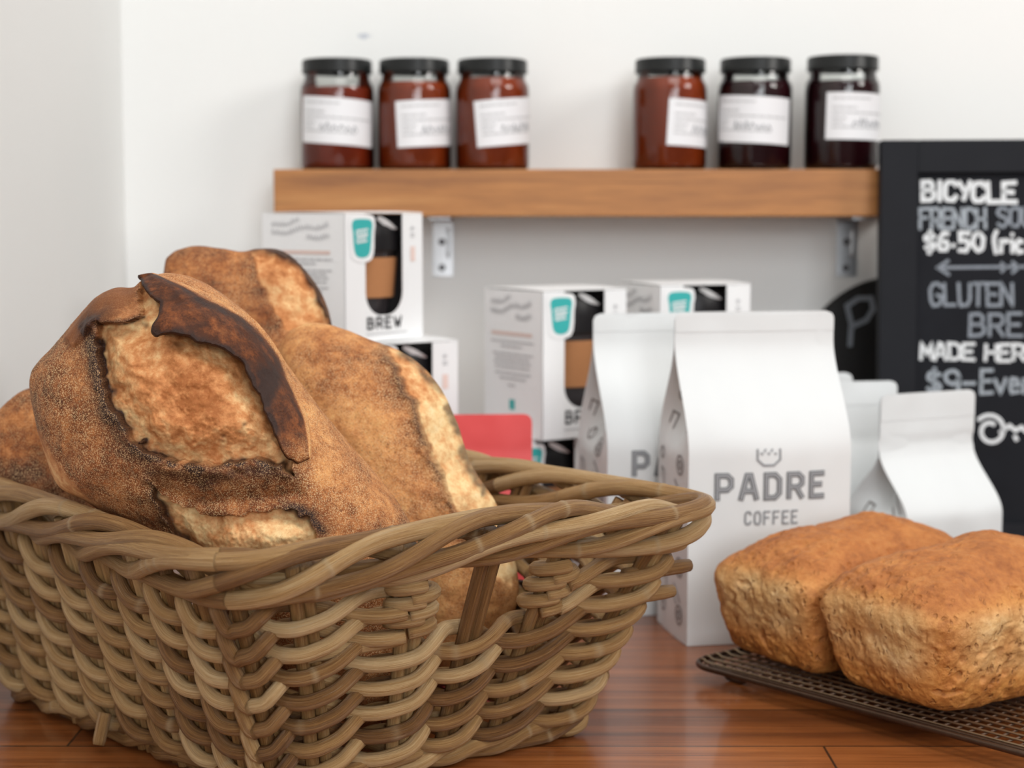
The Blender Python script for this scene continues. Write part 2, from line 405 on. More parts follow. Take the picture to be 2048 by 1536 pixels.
def m_sour():
    m, nt, b = mat_base('sourdough_crust'); co = obj_co(nt)
    cut, char, flour, tone = (attr(nt, k) for k in ('cut', 'char', 'flour', 'tone'))
    big = noise(nt, co, 38, 4, .6); med = noise(nt, co, 170, 4, .65); fin = noise(nt, co, 720, 3, .6); grit = noise(nt, co, 1450, 2, .5)
    f = mth(nt, 'ADD', mth(nt, 'ADD', mth(nt, 'MULTIPLY', big, .45), mth(nt, 'MULTIPLY', med, .38)), mth(nt, 'MULTIPLY', fin, .17)); f = mth(nt, 'ADD', f, tone)
    crust = ramp(nt, f, [(.33, (.075, .021, .006)), (.43, (.215, .062, .016)), (.54, (.42, .155, .047)), (.65, (.64, .29, .098)), (.79, (.74, .43, .165))])
    gm = mth(nt, 'MULTIPLY', ramp(nt, grit, [(.525, 0), (.575, 1)]), flour)
    crust = mix(nt, mth(nt, 'MULTIPLY', gm, .62), crust, (.74, .50, .26))
    dk = mth(nt, 'MULTIPLY', ramp(nt, fin, [(.30, 1), (.42, 0)]), mth(nt, 'MULTIPLY', flour, .6)); crust = mix(nt, dk, crust, (.07, .024, .01))
    g = mth(nt, 'ADD', mth(nt, 'MULTIPLY', big, .5), mth(nt, 'MULTIPLY', med, .5)); g = mth(nt, 'ADD', g, tone)
    crumb = ramp(nt, g, [(.32, (.36, .12, .033)), (.43, (.58, .24, .085)), (.52, (.72, .40, .175)), (.61, (.82, .57, .28)), (.76, (.88, .70, .41))])
    pk = ramp(nt, fin, [(.28, .5), (.45, 0)]); crumb = mix(nt, pk, crumb, (.50, .24, .08))
    c = mix(nt, cut, crust, crumb)
    chm = mth(nt, 'MULTIPLY', char, mth(nt, 'MULTIPLY_ADD', med, 1.0, .55), clamp=True)
    c = mix(nt, mth(nt, 'MULTIPLY', chm, mth(nt, 'SUBTRACT', 1, mth(nt, 'MULTIPLY', gm, .7))), c, (.028, .0095, .005))
    nt.links.new(c, b.inputs['Base Color'])
    nt.links.new(mth(nt, 'SUBTRACT', .74, mth(nt, 'MULTIPLY', char, .16)), b.inputs['Roughness'])
    b.inputs['Specular IOR Level'].default_value = .3
    h = mth(nt, 'ADD', mth(nt, 'ADD', mth(nt, 'MULTIPLY', med, .8), mth(nt, 'MULTIPLY', fin, .6)), mth(nt, 'MULTIPLY', grit, .35)); h = mth(nt, 'MULTIPLY', h, mth(nt, 'SUBTRACT', 1, mth(nt, 'MULTIPLY', cut, .72)))
    bump(nt, b, h, .55, .0013); return m
M['sour'] = m_sour()

def m_tin():
    m, nt, b = mat_base('gluten_free_crust'); co = obj_co(nt); pale = attr(nt, 'pale'); top = attr(nt, 'top')
    big = noise(nt, co, 42, 4, .6); med = noise(nt, co, 210, 4, .65); fin = noise(nt, co, 800, 3)
    f = mth(nt, 'ADD', mth(nt, 'MULTIPLY', big, .55), mth(nt, 'MULTIPLY', med, .45))
    gold = ramp(nt, f, [(.3, (.25, .078, .017)), (.45, (.46, .17, .038)), (.58, (.60, .26, .064)), (.75, (.70, .36, .11))])
    crown = ramp(nt, f, [(.3, (.25, .074, .017)), (.5, (.43, .15, .036)), (.7, (.56, .235, .065))])
    c = mix(nt, top, gold, crown)
    side = ramp(nt, f, [(.3, (.50, .24, .075)), (.5, (.68, .42, .18)), (.7, (.80, .57, .31))]); c = mix(nt, pale, c, side)
    st = N(nt, 'ShaderNodeVectorMath', {'operation': 'MULTIPLY'}, i0=co, i1=(1, 1, .55)).outputs[0]
    st = N(nt, 'ShaderNodeVectorMath', {'operation': 'ADD'}, i0=st, i1=N(nt, 'ShaderNodeVectorMath', {'operation': 'SCALE'}, i0=N(nt, 'ShaderNodeTexNoise', None, Vector=co, Scale=130).outputs[1], Scale=.008).outputs[0]).outputs[0]
    vo = N(nt, 'ShaderNodeTexVoronoi', None, Vector=st, Scale=185, Randomness=1.0)
    big_ok = ramp(nt, noise(nt, co, 95, 2), [(.46, 0), (.56, 1)])
    pit = mth(nt, 'MULTIPLY', ramp(nt, vo.outputs['Distance'], [(.20, 1), (.36, 0)]), big_ok)
    pit = mth(nt, 'MULTIPLY', pit, mth(nt, 'MULTIPLY_ADD', top, -.55, .95))
    c = mix(nt, mth(nt, 'MULTIPLY', pit, .62), c, (.26, .095, .026)); nt.links.new(c, b.inputs['Base Color'])
    b.inputs['Roughness'].default_value = .62; b.inputs['Specular IOR Level'].default_value = .35
    h = mth(nt, 'SUBTRACT', mth(nt, 'ADD', mth(nt, 'MULTIPLY', med, .9), mth(nt, 'MULTIPLY', fin, .4)), mth(nt, 'MULTIPLY', pit, 1.4))
    bump(nt, b, h, .7, .0014); return m
M['tin'] = m_tin()

def m_glass():
    m = bpy.data.materials.new('clear_jar_glass'); m.use_nodes = True; nt = m.node_tree; nt.nodes.clear()
    out = nt.nodes.new('ShaderNodeOutputMaterial'); t = nt.nodes.new('ShaderNodeBsdfTransparent'); t.inputs[0].default_value = (.93, .95, .94, 1)
    g = nt.nodes.new('ShaderNodeBsdfGlossy'); g.inputs['Roughness'].default_value = .05
    fr = N(nt, 'ShaderNodeFresnel', None, IOR=1.5)
    nz = noise(nt, obj_co(nt), 40); bm_ = N(nt, 'ShaderNodeBump', None, Height=nz, Strength=.1, Distance=.001)
    nt.links.new(bm_.outputs[0], g.inputs['Normal'])
    mx = nt.nodes.new('ShaderNodeMixShader'); nt.links.new(fr.outputs[0], mx.inputs[0]); nt.links.new(t.outputs[0], mx.inputs[1]); nt.links.new(g.outputs[0], mx.inputs[2])
    nt.links.new(mx.outputs[0], out.inputs[0]); return m
M['glass'] = m_glass()

# ------------------------------------------------------------------ room shell
WALL_Y = 1.77; LEFT_X = (255 - 1024) / F * WALL_Y
tag(box('wall_back', (LEFT_X + 1.6, WALL_Y + .05, .75), (3.3, .1, 3.3), M['wall'], bev=0), kind='structure')
tag(box('wall_left', (LEFT_X - .05, .4, .75), (.1, 2.84, 3.3), M['wall'], bev=0), kind='structure')
tag(box('floor', (LEFT_X + 1.5, .35, -.93), (3.3, 2.94, .06), M['shelf'], bev=0), kind='structure')
ct = thing('counter', (.7, 1.2, -.9), 'long counter of reddish varnished floorboards under the basket and bags', 'counter')
box('counter_top', ((LEFT_X + 1.85) / 2, (.42 + WALL_Y) / 2, -.02), (1.85 - LEFT_X - .002, WALL_Y - .42 - .002, .04), M['counter'], ct, bev=.004)
box('base_cabinet', ((LEFT_X + 1.8) / 2, (.5 + WALL_Y) / 2, -.47), (1.8 - LEFT_X - .004, WALL_Y - .5 - .004, .86), M['board_frame'], ct, bev=.003)

# shelf with brackets
SY0, SZ1, SZ0 = 1.66, .3815, .3345
sh = thing('wall_shelf', (.07, WALL_Y, SZ0), 'thick oiled timber shelf on the back wall holding six jars', 'shelf')
sx0 = at(547, 385, SY0).x
box('board', ((sx0 + .40) / 2, (SY0 + WALL_Y) / 2 - .0005, (SZ0 + SZ1) / 2), (.40 - sx0, WALL_Y - SY0 - .001, SZ1 - SZ0), M['shelf'], sh, bev=.0018)
def bracket(pxc, mat_w):
    x = at(pxc, 490, WALL_Y).x; wd = .0215; zb = at(pxc, 552, WALL_Y).z; t = .0024
    V = []; pr = []
    for k in range(9):       # side profile of the bent strap: down the wall, out under the board
        a = PI / 2 * k / 8; pr.append((WALL_Y - .0005 - .006 + .006 * math.cos(a), SZ0 - .0005 - .006 + .006 * math.sin(a)))
    outer = [(WALL_Y - .0005, zb)] + pr + [(SY0 + .028, SZ0 - .0005)]
    inner = [(y - t if k == 0 else y, z) for k, (y, z) in enumerate(outer)]
    inner = [(WALL_Y - .0005 - t, zb)] + [(WALL_Y - .0005 - .006 + (.006 - t) * math.cos(PI / 2 * k / 8), SZ0 - .0005 - .006 + (.006 - t) * math.sin(PI / 2 * k / 8)) for k in range(9)] + [(SY0 + .028, SZ0 - .0005 - t)]
    ring = outer + inner[::-1]; n = len(ring)
    V = [(x - wd / 2, y, z) for y, z in ring] + [(x + wd / 2, y, z) for y, z in ring]
    Fs = [(k, (k + 1) % n, n + (k + 1) % n, n + k) for k in range(n)]
    m_ = len(outer)
    for k in range(m_ - 1):
        a, b2, c2, d2 = k, k + 1, n - 2 - k, n - 1 - k
        Fs.append((a, d2, c2, b2)); Fs.append((n + a, n + b2, n + c2, n + d2))
    br = sharp(link('bracket', V, Fs, M['steel'], sh), 30)
    # pressed stiffening rib down the middle and two screws
    P = [(x + .0055, WALL_Y - .0035, z) for z in np.linspace(SZ0 - .012, zb + .02, 8)]
    tv, tf, _ = tube(P, .0017, 8); link('stiffening_rib', tv, tf, M['steel'], br)
    for z in (SZ0 - .027, zb + .009):
        lathe_pts = [(.0005, .0), (.0036, .0), (.0036, .0010), (.002, .0018), (.0005, .002)]
        a = np.linspace(0, 2 * PI, 16, endpoint=False)
        VV = [(x - .001 + r * math.cos(t_), WALL_Y - .0029 - h, z + r * math.sin(t_)) for r, h in lathe_pts for t_ in a]
        FF = [(k * 16 + j, k * 16 + (j + 1) % 16, (k + 1) * 16 + (j + 1) % 16, (k + 1) * 16 + j) for k in range(4) for j in range(16)]
        link('screw', VV, FF, M['screw'], br)
bracket(886, None); bracket(1693, None)

# ------------------------------------------------------------------ jars
JR = .0375; JH = .112
def jar(px, dy, ang, tilt, jam, fill, lz, label, hscale=1.0):
    c = at(px, 400, 1.715 + dy); c.z = SZ1 + .0002
    t = thing('jam_jar', c, label, 'jar', 'preserve jars on the shelf', rz=0)
    hs = hscale; x, y, z = c
    prof = [(.028, .0008), (.0335, .0), (.0362, .0016), (JR, .0055), (JR, .080), (.0368, .0855), (.0345, .0895), (.0333, .0925), (.0333, .1065)]
    lathe('glass', [(r, h * hs) for r, h in prof], M['glass'], t, c, 56, cap=False)
    lathe('filling', [(.001, .0025)] + [(r - .0011, h * hs + (.0022 if h < .003 else 0)) for r, h in prof if h * hs < fill] + [(.0330 if fill > .086 else JR - .0012, fill), (.001, fill + .0004)], jam, t, c, 48)
    lathe('lid', [(.001, .112 * hs), (.0335, .112 * hs), (.0352, .1112 * hs), (.0358, .1095 * hs), (.0358, .1005 * hs), (.0363, .0995 * hs), (.0363, .0985 * hs), (.0352, .0983 * hs)], M['lid'], t, c, 48, cap=False)
    # view-facing angle of the jar
    base = math.atan2(c.x, c.y)      # facing the camera means -y rotated by this
    a0 = math.radians(ang); W_ = math.radians(136) * JR; H_ = .0465
    ct_, st_ = math.cos(math.radians(tilt)), math.sin(math.radians(tilt))
    def fm(u, v, off):               # u from label's left edge, v from its bottom
        uu, vv = u - W_ / 2, v - H_ / 2
        ur, vr = uu * ct_ + vv * st_, -uu * st_ + vv * ct_
        th = a0 + (ur + W_ / 2) / JR - base
        R = JR + .0004 + off
        return (x + R * math.sin(th), y - R * math.cos(th), z + lz + H_ / 2 + vr)
    nu = 28; V = [fm(W_ * i / nu, H_ * j, 0) for j in (0, .5, 1) for i in range(nu + 1)]
    Fs = [(j * (nu + 1) + i, j * (nu + 1) + i + 1, (j + 1) * (nu + 1) + i + 1, (j + 1) * (nu + 1) + i) for j in range(2) for i in range(nu)]
    lb = link('label', V, Fs, M['label'], t)
    rr = random.Random(int(px)); lines = []
    for k, (yy, x1) in enumerate(((.88, .52), (.68, .34), (.57, .93), (.46, .22), (.36, .2), (.26, .72))):
        xx = .08
        while xx < x1:
            wl = rr.uniform(.03, .09); lines.append([(xx * W_, yy * H_), (min(xx + wl, x1) * W_, yy * H_)]); xx += wl + .025
    V, Fs = ribbon(lines, .0019, fm, .003, .0002); link('printed_lines', V, Fs, M['print_light'], lb)
    sc = []
    xx = .3
    while xx < .72:
        l = rr.uniform(.03, .07); sc.append([(xx * W_, (.28 + rr.uniform(0, .05)) * H_), ((xx + l * .4) * W_, (.42 + rr.uniform(-.05, .05)) * H_), ((xx + l) * W_, (.29 + rr.uniform(0, .06)) * H_)]); xx += l + .02
    V, Fs = ribbon(sc, .0011, fm, .003, .0003); link('handwriting', V, Fs, M['print_mid'], lb)
jar(677, 0, -68, 4, M['jam_red_b'], .083, .0252, 'red-brown preserve jar with air gap under lid, first from left on shelf')
jar(830, 0, -29, -3, M['jam_red'], .0885, .0240, 'red-brown preserve jar in the middle of the left three on shelf')
jar(985, -.001, -27, -5, M['jam_red'], .0925, .0255, 'red-brown preserve jar beside the wide gap in the row, third on shelf')
jar(1338, -.008, -3, 3, M['jam_red'], .0925, .0220, 'orange-brown preserve jar alone right of the wide gap on shelf')
jar(1507, -.012, -72, 3, M['jam_plum'], .0885, .0262, 'dark plum jam jar with full front label, fifth on shelf')
jar(1680, -.016, -24, 1, M['jam_plum'], .0885, .0290, 'dark plum jam jar at right end of shelf beside the chalkboard', 1.015)

# ------------------------------------------------------------------ chalkboard
tilt = math.radians(3.2)
bn = Vector((-.05, -math.cos(tilt), math.sin(tilt))).normalized()      # faces the room, leaning back
bp0 = at(1763, 280, 1.632)
bu = Vector((1, 0, 0)); bu = (bu - bn * bu.dot(bn)).normalized(); bv = bn.cross(bu) * -1
if bv.z < 0: bv = -bv
ph = (bp0.z - .0015) / bv.z; pw = .30
cb = thing('chalkboard', bp0 - bv * ph + bu * pw / 2, 'charcoal framed chalkboard with handwritten bread prices leaning on shelf', 'chalkboard')
def bpt(u, v, o): return bp0 + bu * u - bv * v + bn * o
def bprism(name, u0, u1, v0, v1, o0, o1, mat, par, bev=.0007):
    bm = bmesh.new(); vs = [bm.verts.new(bpt(u, v, o)) for o in (o0, o1) for u, v in ((u0, v0), (u1, v0), (u1, v1), (u0, v1))]
    for f in ((0, 1, 2, 3), (7, 6, 5, 4), (0, 4, 5, 1), (1, 5, 6, 2), (2, 6, 7, 3), (3, 7, 4, 0)): bm.faces.new([vs[k] for k in f])
    bmesh.ops.recalc_face_normals(bm, faces=bm.faces)
    if bev: bmesh.ops.bevel(bm, geom=list(bm.edges), offset=bev, segments=2, affect='EDGES')
    me = bpy.data.meshes.new(name); bm.to_mesh(me); bm.free(); o = bpy.data.objects.new(name, me); C.objects.link(o); me.materials.append(mat); adopt(o, par); return o
def buv(px, py):
    d = onplane(px, py, bp0, bn) - bp0; return d.dot(bu), -d.dot(bv)
fw = buv(1836, 345)
bprism('frame_stile', 0, fw[0], 0, ph, -.018, 0, M['board_frame'], cb)
bprism('frame_stile', pw - fw[0], pw, 0, ph, -.018, 0, M['board_frame'], cb)
bprism('frame_rail', fw[0], pw - fw[0], 0, fw[1], -.018, 0, M['board_frame'], cb)
bprism('frame_rail', fw[0], pw - fw[0], ph - fw[1], ph, -.018, 0, M['board_frame'], cb)
bd = bprism('slate', fw[0] - .001, pw - fw[0] + .001, fw[1] - .001, ph - fw[1] + .001, -.016, -.006, plain('slate_black', (.012, .013, .0165), .7, spec=.12, var=.25, scale=25), cb, 0)
def chalk(txt, x0, y0, x1, y1, wpx, mat, gap=.3, n=None, name='chalk_lettering', wid=None):
    nn = sum({'I': .35, '.': .3, '-': .8, '(': .6, ' ': .8}.get(c, 1) for c in txt); wl = (x1 - x0) / (nn + gap * (len(txt) - 1))
    S = word(txt, x0, -y1, wl, y1 - y0, gap, wid)
    def fm(u, v, off):
        a, b = buv(u, -v); return bpt(a, b, -.0057 + off)
    rr = random.Random(len(txt) * 7 + int(y0)); S = [[(p[0] + rr.uniform(-1.2, 1.2), p[1] + rr.uniform(-1.2, 1.2)) for p in s] for s in S]
    V, Fs = ribbon(S, wpx, fm, 6, 0); link(name, V, Fs, mat, bd)
chalk('BICY', 1848, 363, 1944, 399, 9, M['chalk'], .32); chalk('CLE', 1948, 365, 2034, 402, 9.5, M['chalk'], .3)
chalk('FRENCH', 1842, 417, 1974, 456, 6.5, M['chalk_grey'], .3); chalk('SOU', 1998, 415, 2068, 452, 6.5, M['chalk_dim'], .3)
chalk('$6.50', 1851, 466, 1970, 501, 8.5, M['chalk'], .3); chalk('(ric', 1990, 464, 2062, 505, 8, M['chalk'], .25)
chalk('GLUTEN', 1863, 567, 2028, 611, 6.5, M['chalk_dim'], .3); chalk('BREA', 1943, 628, 2085, 671, 6.5, M['chalk_dim'], .35)
chalk('MADE', 1845, 688, 1950, 719, 7, M['chalk'], .3); chalk('HERE', 1974, 690, 2078, 721, 7, M['chalk'], .3)
chalk('$9-', 1856, 742, 1952, 786, 7.5, M['chalk_grey'], .25); chalk('Even', 1966, 742, 2070, 786, 7, M['chalk_grey'], .25)
def chalk_strokes(S, wpx, mat, name):
    def fm(u, v, off):
        a, b = buv(u, v); return bpt(a, b, -.0057 + off)
    V, Fs = ribbon(S, wpx, fm, 5, 0); link(name, V, Fs, mat, bd)
chalk_strokes([[(1880, 535), (2052, 533)], [(1899, 521), (1878, 535), (1900, 549)], [(2006, 526), (2014, 534), (2006, 543)], [(2028, 524), (2040, 534), (2028, 545)]], 6, M['chalk_dim'], 'chalk_arrow')
sw = [(1978 + 26 * math.cos(a) * (1 - .09 * a) + 6, 862 + 27 * math.sin(a) * (1 - .09 * a)) for a in np.linspace(-2.4, 5.2, 34)]
chalk_strokes([sw, [(2004, 866), (2022, 852), (2034, 862), (2046, 855), (2058, 866)], [(2033, 874), (2036, 880)]], 8, M['chalk'], 'chalk_flourish')

# round black sign on the wall
rc = at(1796, 756, WALL_Y - .012); rr_ = 204 * (WALL_Y - .012) / F
rs = thing('round_sign', (rc.x, WALL_Y, rc.z - rr_), 'round black chalkboard sign with chalk letter P, behind the framed chalkboard', 'sign')
nn_ = 72; pr_ = [(0, -.0005), (rr_ - .002, -.0005), (rr_, -.002), (rr_, -.010), (rr_ - .002, -.012), (0, -.012)]
a_ = np.linspace(0, 2 * PI, nn_, endpoint=False)
V = [(rc.x + max(r, .0005) * math.cos(t_), WALL_Y + h, rc.z + max(r, .0005) * math.sin(t_)) for r, h in pr_ for t_ in a_]
Fs = [(k * nn_ + j, k * nn_ + (j + 1) % nn_, (k + 1) * nn_ + (j + 1) % nn_, (k + 1) * nn_ + j) for k in range(5) for j in range(nn_)]
sd = sharp(link('disc', V, Fs, plain('matt_black_disc', (.006, .006, .0065), .6), rs), 30)
def fm_s(u, v, off):
    p = at(u, v, WALL_Y - .0126); return p
V, Fs = ribbon([[(1700, 690), (1703, 648), (1694, 612), (1716, 597), (1742, 596), (1746, 618), (1733, 640), (1706, 652)]], 10, fm_s, 5, 0); link('chalk_letter', V, Fs, M['chalk_dim'], sd)

# ------------------------------------------------------------------ cup boxes
def cup_box(corner, psi, W_, H_, z0, label, name='cup_box', short=False):
    cx, cy = corner; t = thing(name, (cx, cy, z0), label, 'box', 'boxed reusable cups')
    f = Vector((math.cos(psi), math.sin(psi), 0)); s = Vector((-math.sin(psi), math.cos(psi), 0)); nF = -s; nS = -f
    O = Vector((cx, cy, z0)); th = .0008
    def P(a, b, c): return O + f * a + s * b + Vector((0, 0, c))
    # front panel, notched by the window which runs out at the top
    wl, wr, wb = .255 * W_, .735 * W_, (1 - .795) * H_; r = .020
    out = [(0, 0), (W_, 0), (W_, H_), (wr, H_)]
    out += [(wr - r + r * math.cos(a), wb + r - r * math.sin(a)) for a in np.linspace(0, PI / 2, 7)]
    out += [(wl + r - r * math.sin(a), wb + r - r * math.cos(a)) for a in np.linspace(0, PI / 2, 7)]
    out += [(wl, H_), (0, H_)]
    bm = bmesh.new(); vs = [bm.verts.new(P(a, 0, b)) for a, b in out]; fc = bm.faces.new(vs)
    ex = bmesh.ops.extrude_face_region(bm, geom=[fc]); bmesh.ops.translate(bm, vec=s * th, verts=[v for v in ex['geom'] if isinstance(v, bmesh.types.BMVert)])
    bmesh.ops.triangulate(bm, faces=[x for x in bm.faces if len(x.verts) > 4]); bmesh.ops.recalc_face_normals(bm, faces=bm.faces)
    me = bpy.data.meshes.new('front_panel'); bm.to_mesh(me); bm.free(); fp = bpy.data.objects.new('front_panel', me); C.objects.link(fp); me.materials.append(M['card']); adopt(fp, t)
    # carton: other four sides as thin panels joined in a ring + top
    def slab(name, a0, a1, b0, b1, c0, c1, mat):
        V = [P(a, b, c) for c in (c0, c1) for a, b in ((a0, b0), (a1, b0), (a1, b1), (a0, b1))]
        return link(name, [tuple(v) for v in V], [(0, 3, 2, 1), (4, 5, 6, 7), (0, 1, 5, 4), (1, 2, 6, 5), (2, 3, 7, 6), (3, 0, 4, 7)], mat, t, False)
    ls = slab('side_panel', 0, th, 0, W_, 0, H_, M['card']); slab('side_panel', W_ - th, W_, th, W_, 0, H_, M['card'])
    slab('back_panel', th, W_ - th, W_ - th, W_, 0, H_, M['card']); slab('base_panel', th, W_ - th, th, W_ - th, 0, th, M['card_in'])
    V = []; nb = 10                  # lid flap with a slight bow
    for j in range(nb + 1):
        b = W_ * j / nb; V += [P(a, b, H_ + .0004 + .0012 * math.sin(PI * j / nb) * (.5 + .5 * a / W_)) for a in (0, W_ * .5, W_)]
    V2 = V + [v + Vector((0, 0, .0007)) for v in V]; n0 = len(V); Fs = []
    for j in range(nb):
        for i in range(2):
            a = j * 3 + i; Fs += [(a, a + 3, a + 4, a + 1), (n0 + a, n0 + a + 1, n0 + a + 4, n0 + a + 3)]
    for j in range(nb): Fs += [(j * 3, n0 + j * 3, n0 + j * 3 + 3, j * 3 + 3), (j * 3 + 2, j * 3 + 5, n0 + j * 3 + 5, n0 + j * 3 + 2)]
    for i in range(2): Fs += [(i, i + 1, n0 + i + 1, n0 + i), (nb * 3 + i, n0 + nb * 3 + i, n0 + nb * 3 + i + 1, nb * 3 + i + 1)]
    for nm_, q in (('inner_dark_sheet', [P(W_ - 2.2 * th, 2 * th, th), P(W_ - 2.2 * th, W_ - 2.2 * th, th), P(W_ - 2.2 * th, W_ - 2.2 * th, H_ - th), P(W_ - 2.2 * th, 2 * th, H_ - th)]), ('inner_dark_sheet', [P(2 * th, W_ - 2.2 * th, th), P(W_ - 2.2 * th, W_ - 2.2 * th, th), P(W_ - 2.2 * th, W_ - 2.2 * th, H_ - th), P(2 * th, W_ - 2.2 * th, H_ - th)])):
        link(nm_, [tuple(v) for v in q], [(0, 1, 2, 3)], M['inner_dark'], t, False)  # dark grey sheets added just inside the right and back panels
    link('top_flap', [tuple(v) for v in V2], Fs, M['card'], t, False)
    # the cup inside: dark glass, cork band, black lid
    cc = P(W_ * .56, W_ * .455, 0); R = W_ * .42; hb = H_
    cup = lathe('cup', [(.001, .003), (R * .70, .003), (R * .74, .006), (R * .83, hb * .34), (R * .90, hb * .66), (R * .95, hb * .80)], M['smoke_glass'], t, (cc.x, cc.y, z0), 40)
    lathe('cork_band', [(R * .84, hb * .335), (R * .895, hb * .338), (R * .965, hb * .652), (R * .91, hb * .656)], M['cork'], cup, (cc.x, cc.y, z0), 40, False)
    lathe('cup_lid', [(R * .96, hb * .70), (R, hb * .71), (R, hb * .82), (R * .97, hb * .90), (R * .9, hb * .945), (.001, hb * .945)], M['black_cup'], cup, (cc.x, cc.y, z0), 40, False)
    # pale inner tongue of the flap curling down inside the window
    V = []; 
    for k in range(9):
        a = k / 8; uu = wl + (.42 + .5 * a) * (wr - wl); dz = .002 + .011 * a ** 1.5; wd = .0042 * math.sin(PI * min(1, .12 + a * .88)) + .001
        V += [P(uu, .003, H_ - dz), P(uu, .0055, H_ - dz - wd)]
    link('inner_tongue', [tuple(v) for v in V], [(2 * k, 2 * k + 1, 2 * k + 3, 2 * k + 2) for k in range(8)], M['card'], t)
    # prints on the front face
    fmF = lambda u, v, off: P(u, -.0003 - off, v)
    fmS = lambda u, v, off: P(-.0003 - off, W_ - u, v)
    x0, x1 = .085 * W_, .34 * W_; yt, yb = H_ * .955, H_ * .955 - .0305; g = .0045
    def cupshape(e):
        return [(x0 + .004 - e, yt + e), (x1 - .004 + e, yt + e), (x1 + e, yt - .004), (x1 - .001 + e, yt - .011), (x1 - .0045 + e, yb - e), (x0 + .0045 - e, yb - e), (x0 + .001 - e, yt - .011), (x0 - e, yt - .004)]
    def plate(name, pts, mat, par, off):
        pts = smooth_loop(pts, 0)[::3]
        return link(name, [tuple(fmF(a, b, off)) for a, b in pts], [tuple(range(len(pts)))], mat, par, False)
    stk = plate('cup_badge_tab', [(a, min(b, H_ - .0004)) for a, b in cupshape(.0036)], M['card'], fp, .0002)
    plate('cup_badge', cupshape(0), M['teal'], stk, .0004)
    sq = []
    for k, (yy, a, b) in enumerate(((.62, .22, .8), (.42, .25, .75))):
        nseg = 5
        for q in range(nseg):
            u = x0 + (x1 - x0) * (a + (b - a) * (q + .3) / nseg); v = yb + (yt - yb) * (yy + .05 * q / nseg)
            sq.append([(u + .0016 * math.cos(tt), v + .0024 * math.sin(tt)) for tt in np.linspace(.6, 5.6, 8)])
    V, Fs = ribbon(sq, .0011, fmF, .002, .0006); link('badge_script', V, Fs, M['card'], stk)
    wlt = W_ * .068
    V, Fs = ribbon(word('BREW', wl + .02 * W_, H_ * .105, wlt, H_ * .08, .68, {'W': 1.25}), .0021, fmF, .004, .0002); link('lettering', V, Fs, M['print_black'], fp)
    ln = [[(wl + .0 * W_, H_ * .062), (wr + .04 * W_, H_ * .062)]]
    V, Fs = ribbon(ln, .0012, fmF, .004, .0002); link('small_print', V, Fs, M['print_light'], fp)
    mk = [[(.86 * W_, H_ * .9), (.86 * W_, H_ * .865)], [(.84 * W_, H_ * .885), (.885 * W_, H_ * .885)], [(.84 * W_, H_ * .84), (.885 * W_, H_ * .84)], [(.84 * W_, H_ * .82), (.885 * W_, H_ * .82)]]
    V, Fs = ribbon(mk, .0012, fmF, .004, .0002); link('size_marks', V, Fs, M['print_light'], fp)
    V, Fs = ribbon([[(.865 * W_, H_ * .72), (.865 * W_, H_ * .64)]], .006, fmF, .004, .0002); link('coral_mark', V, Fs, plain('faint_coral', (.80, .62, .56), .6), fp)
    # side panel: wavy script, coral line, text lines, teal dot
    rr = random.Random(3); sc = []
    for (ya, yb_, ua, ub) in ((.895, .94, .12, .45), (.83, .905, .12, .82), (.80, .82, .55, .82)):
        u = ua
        while u < ub:
            l = .035; v = ya + (yb_ - ya) * (u - ua) / (ub - ua) + .012 * math.sin(u * 16)
            sc.append([(u * W_, v * H_), ((u + .012) * W_, (v + rr.uniform(.02, .04)) * H_), ((u + .028) * W_, (v - .004) * H_)]); u += l
    V, Fs = ribbon(sc, .0009, fmS, .004, .0002); link('script_lettering', V, Fs, M['print_faint'], ls)
    V, Fs = ribbon([[(.14 * W_, .70 * H_), (.82 * W_, .70 * H_)]], .003, fmS, .004, .0002); link('coral_line', V, Fs, M['print_coral'], ls)
    tl = []
    for k, (yy, a, b) in enumerate(((.645, .13, .85), (.612, .3, .65), (.56, .16, .84), (.53, .2, .8), (.50, .18, .82), (.468, .2, .8), (.425, .2, .8), (.39, .28, .72), (.345, .42, .54))):
        u = a
        while u < b:
            l = rr.uniform(.04, .1); tl.append([(u * W_, yy * H_), (min(u + l, b) * W_, yy * H_)]); u += l + .022
    V, Fs = ribbon(tl, .0017, fmS, .004, .0002); link('printed_lines', V, Fs, M['print_faint'], ls)
    V, Fs = ribbon([[(.49 * W_, .20 * H_), (.49 * W_, .225 * H_)]], .0085, fmS, .004, .0002); link('teal_dot', V, Fs, M['teal'], ls)
    return t
H8 = .1108; H12 = .1345
la = math.radians(52); Lc = at(690, 560, 1.402)
cup_box((Lc.x + .005, Lc.y + .012), la, .1, H8, .0, 'white cup box at the bottom of the left stack, hidden behind the loaves')
cup_box((-.1304, 1.412), math.radians(35), .1, H8, H8 + .0024, 'white windowed cup box under the top box of the left stack')
cup_box((Lc.x, Lc.y), la, .1, H8, 2 * H8 + .0048, 'white windowed cup box on top of the left stack, just under the shelf')
ra = math.radians(34); Rc = at(1085, 720, 1.478)
cup_box((Rc.x - .027, Rc.y - .004), ra, .095, H12 - .004, 0, 'white cup box at table level between the coral pouch and tall bag')
cup_box((Rc.x, Rc.y), ra, .095, H12, H12 - .0016, 'white windowed cup box with cork cup, on top behind the coral pouch')
ta = math.radians(21); Tc = at(1320, 600, 1.532)
cup_box((Tc.x + .004, Tc.y + .003), ta, .095, H12, 0, 'white cup box at table level, hidden behind the two tall coffee bags')
cup_box((Tc.x, Tc.y), ta, .095, H12 - .001, H12 + .0024, 'white windowed cup box peeping over the tops of the tall coffee bags')

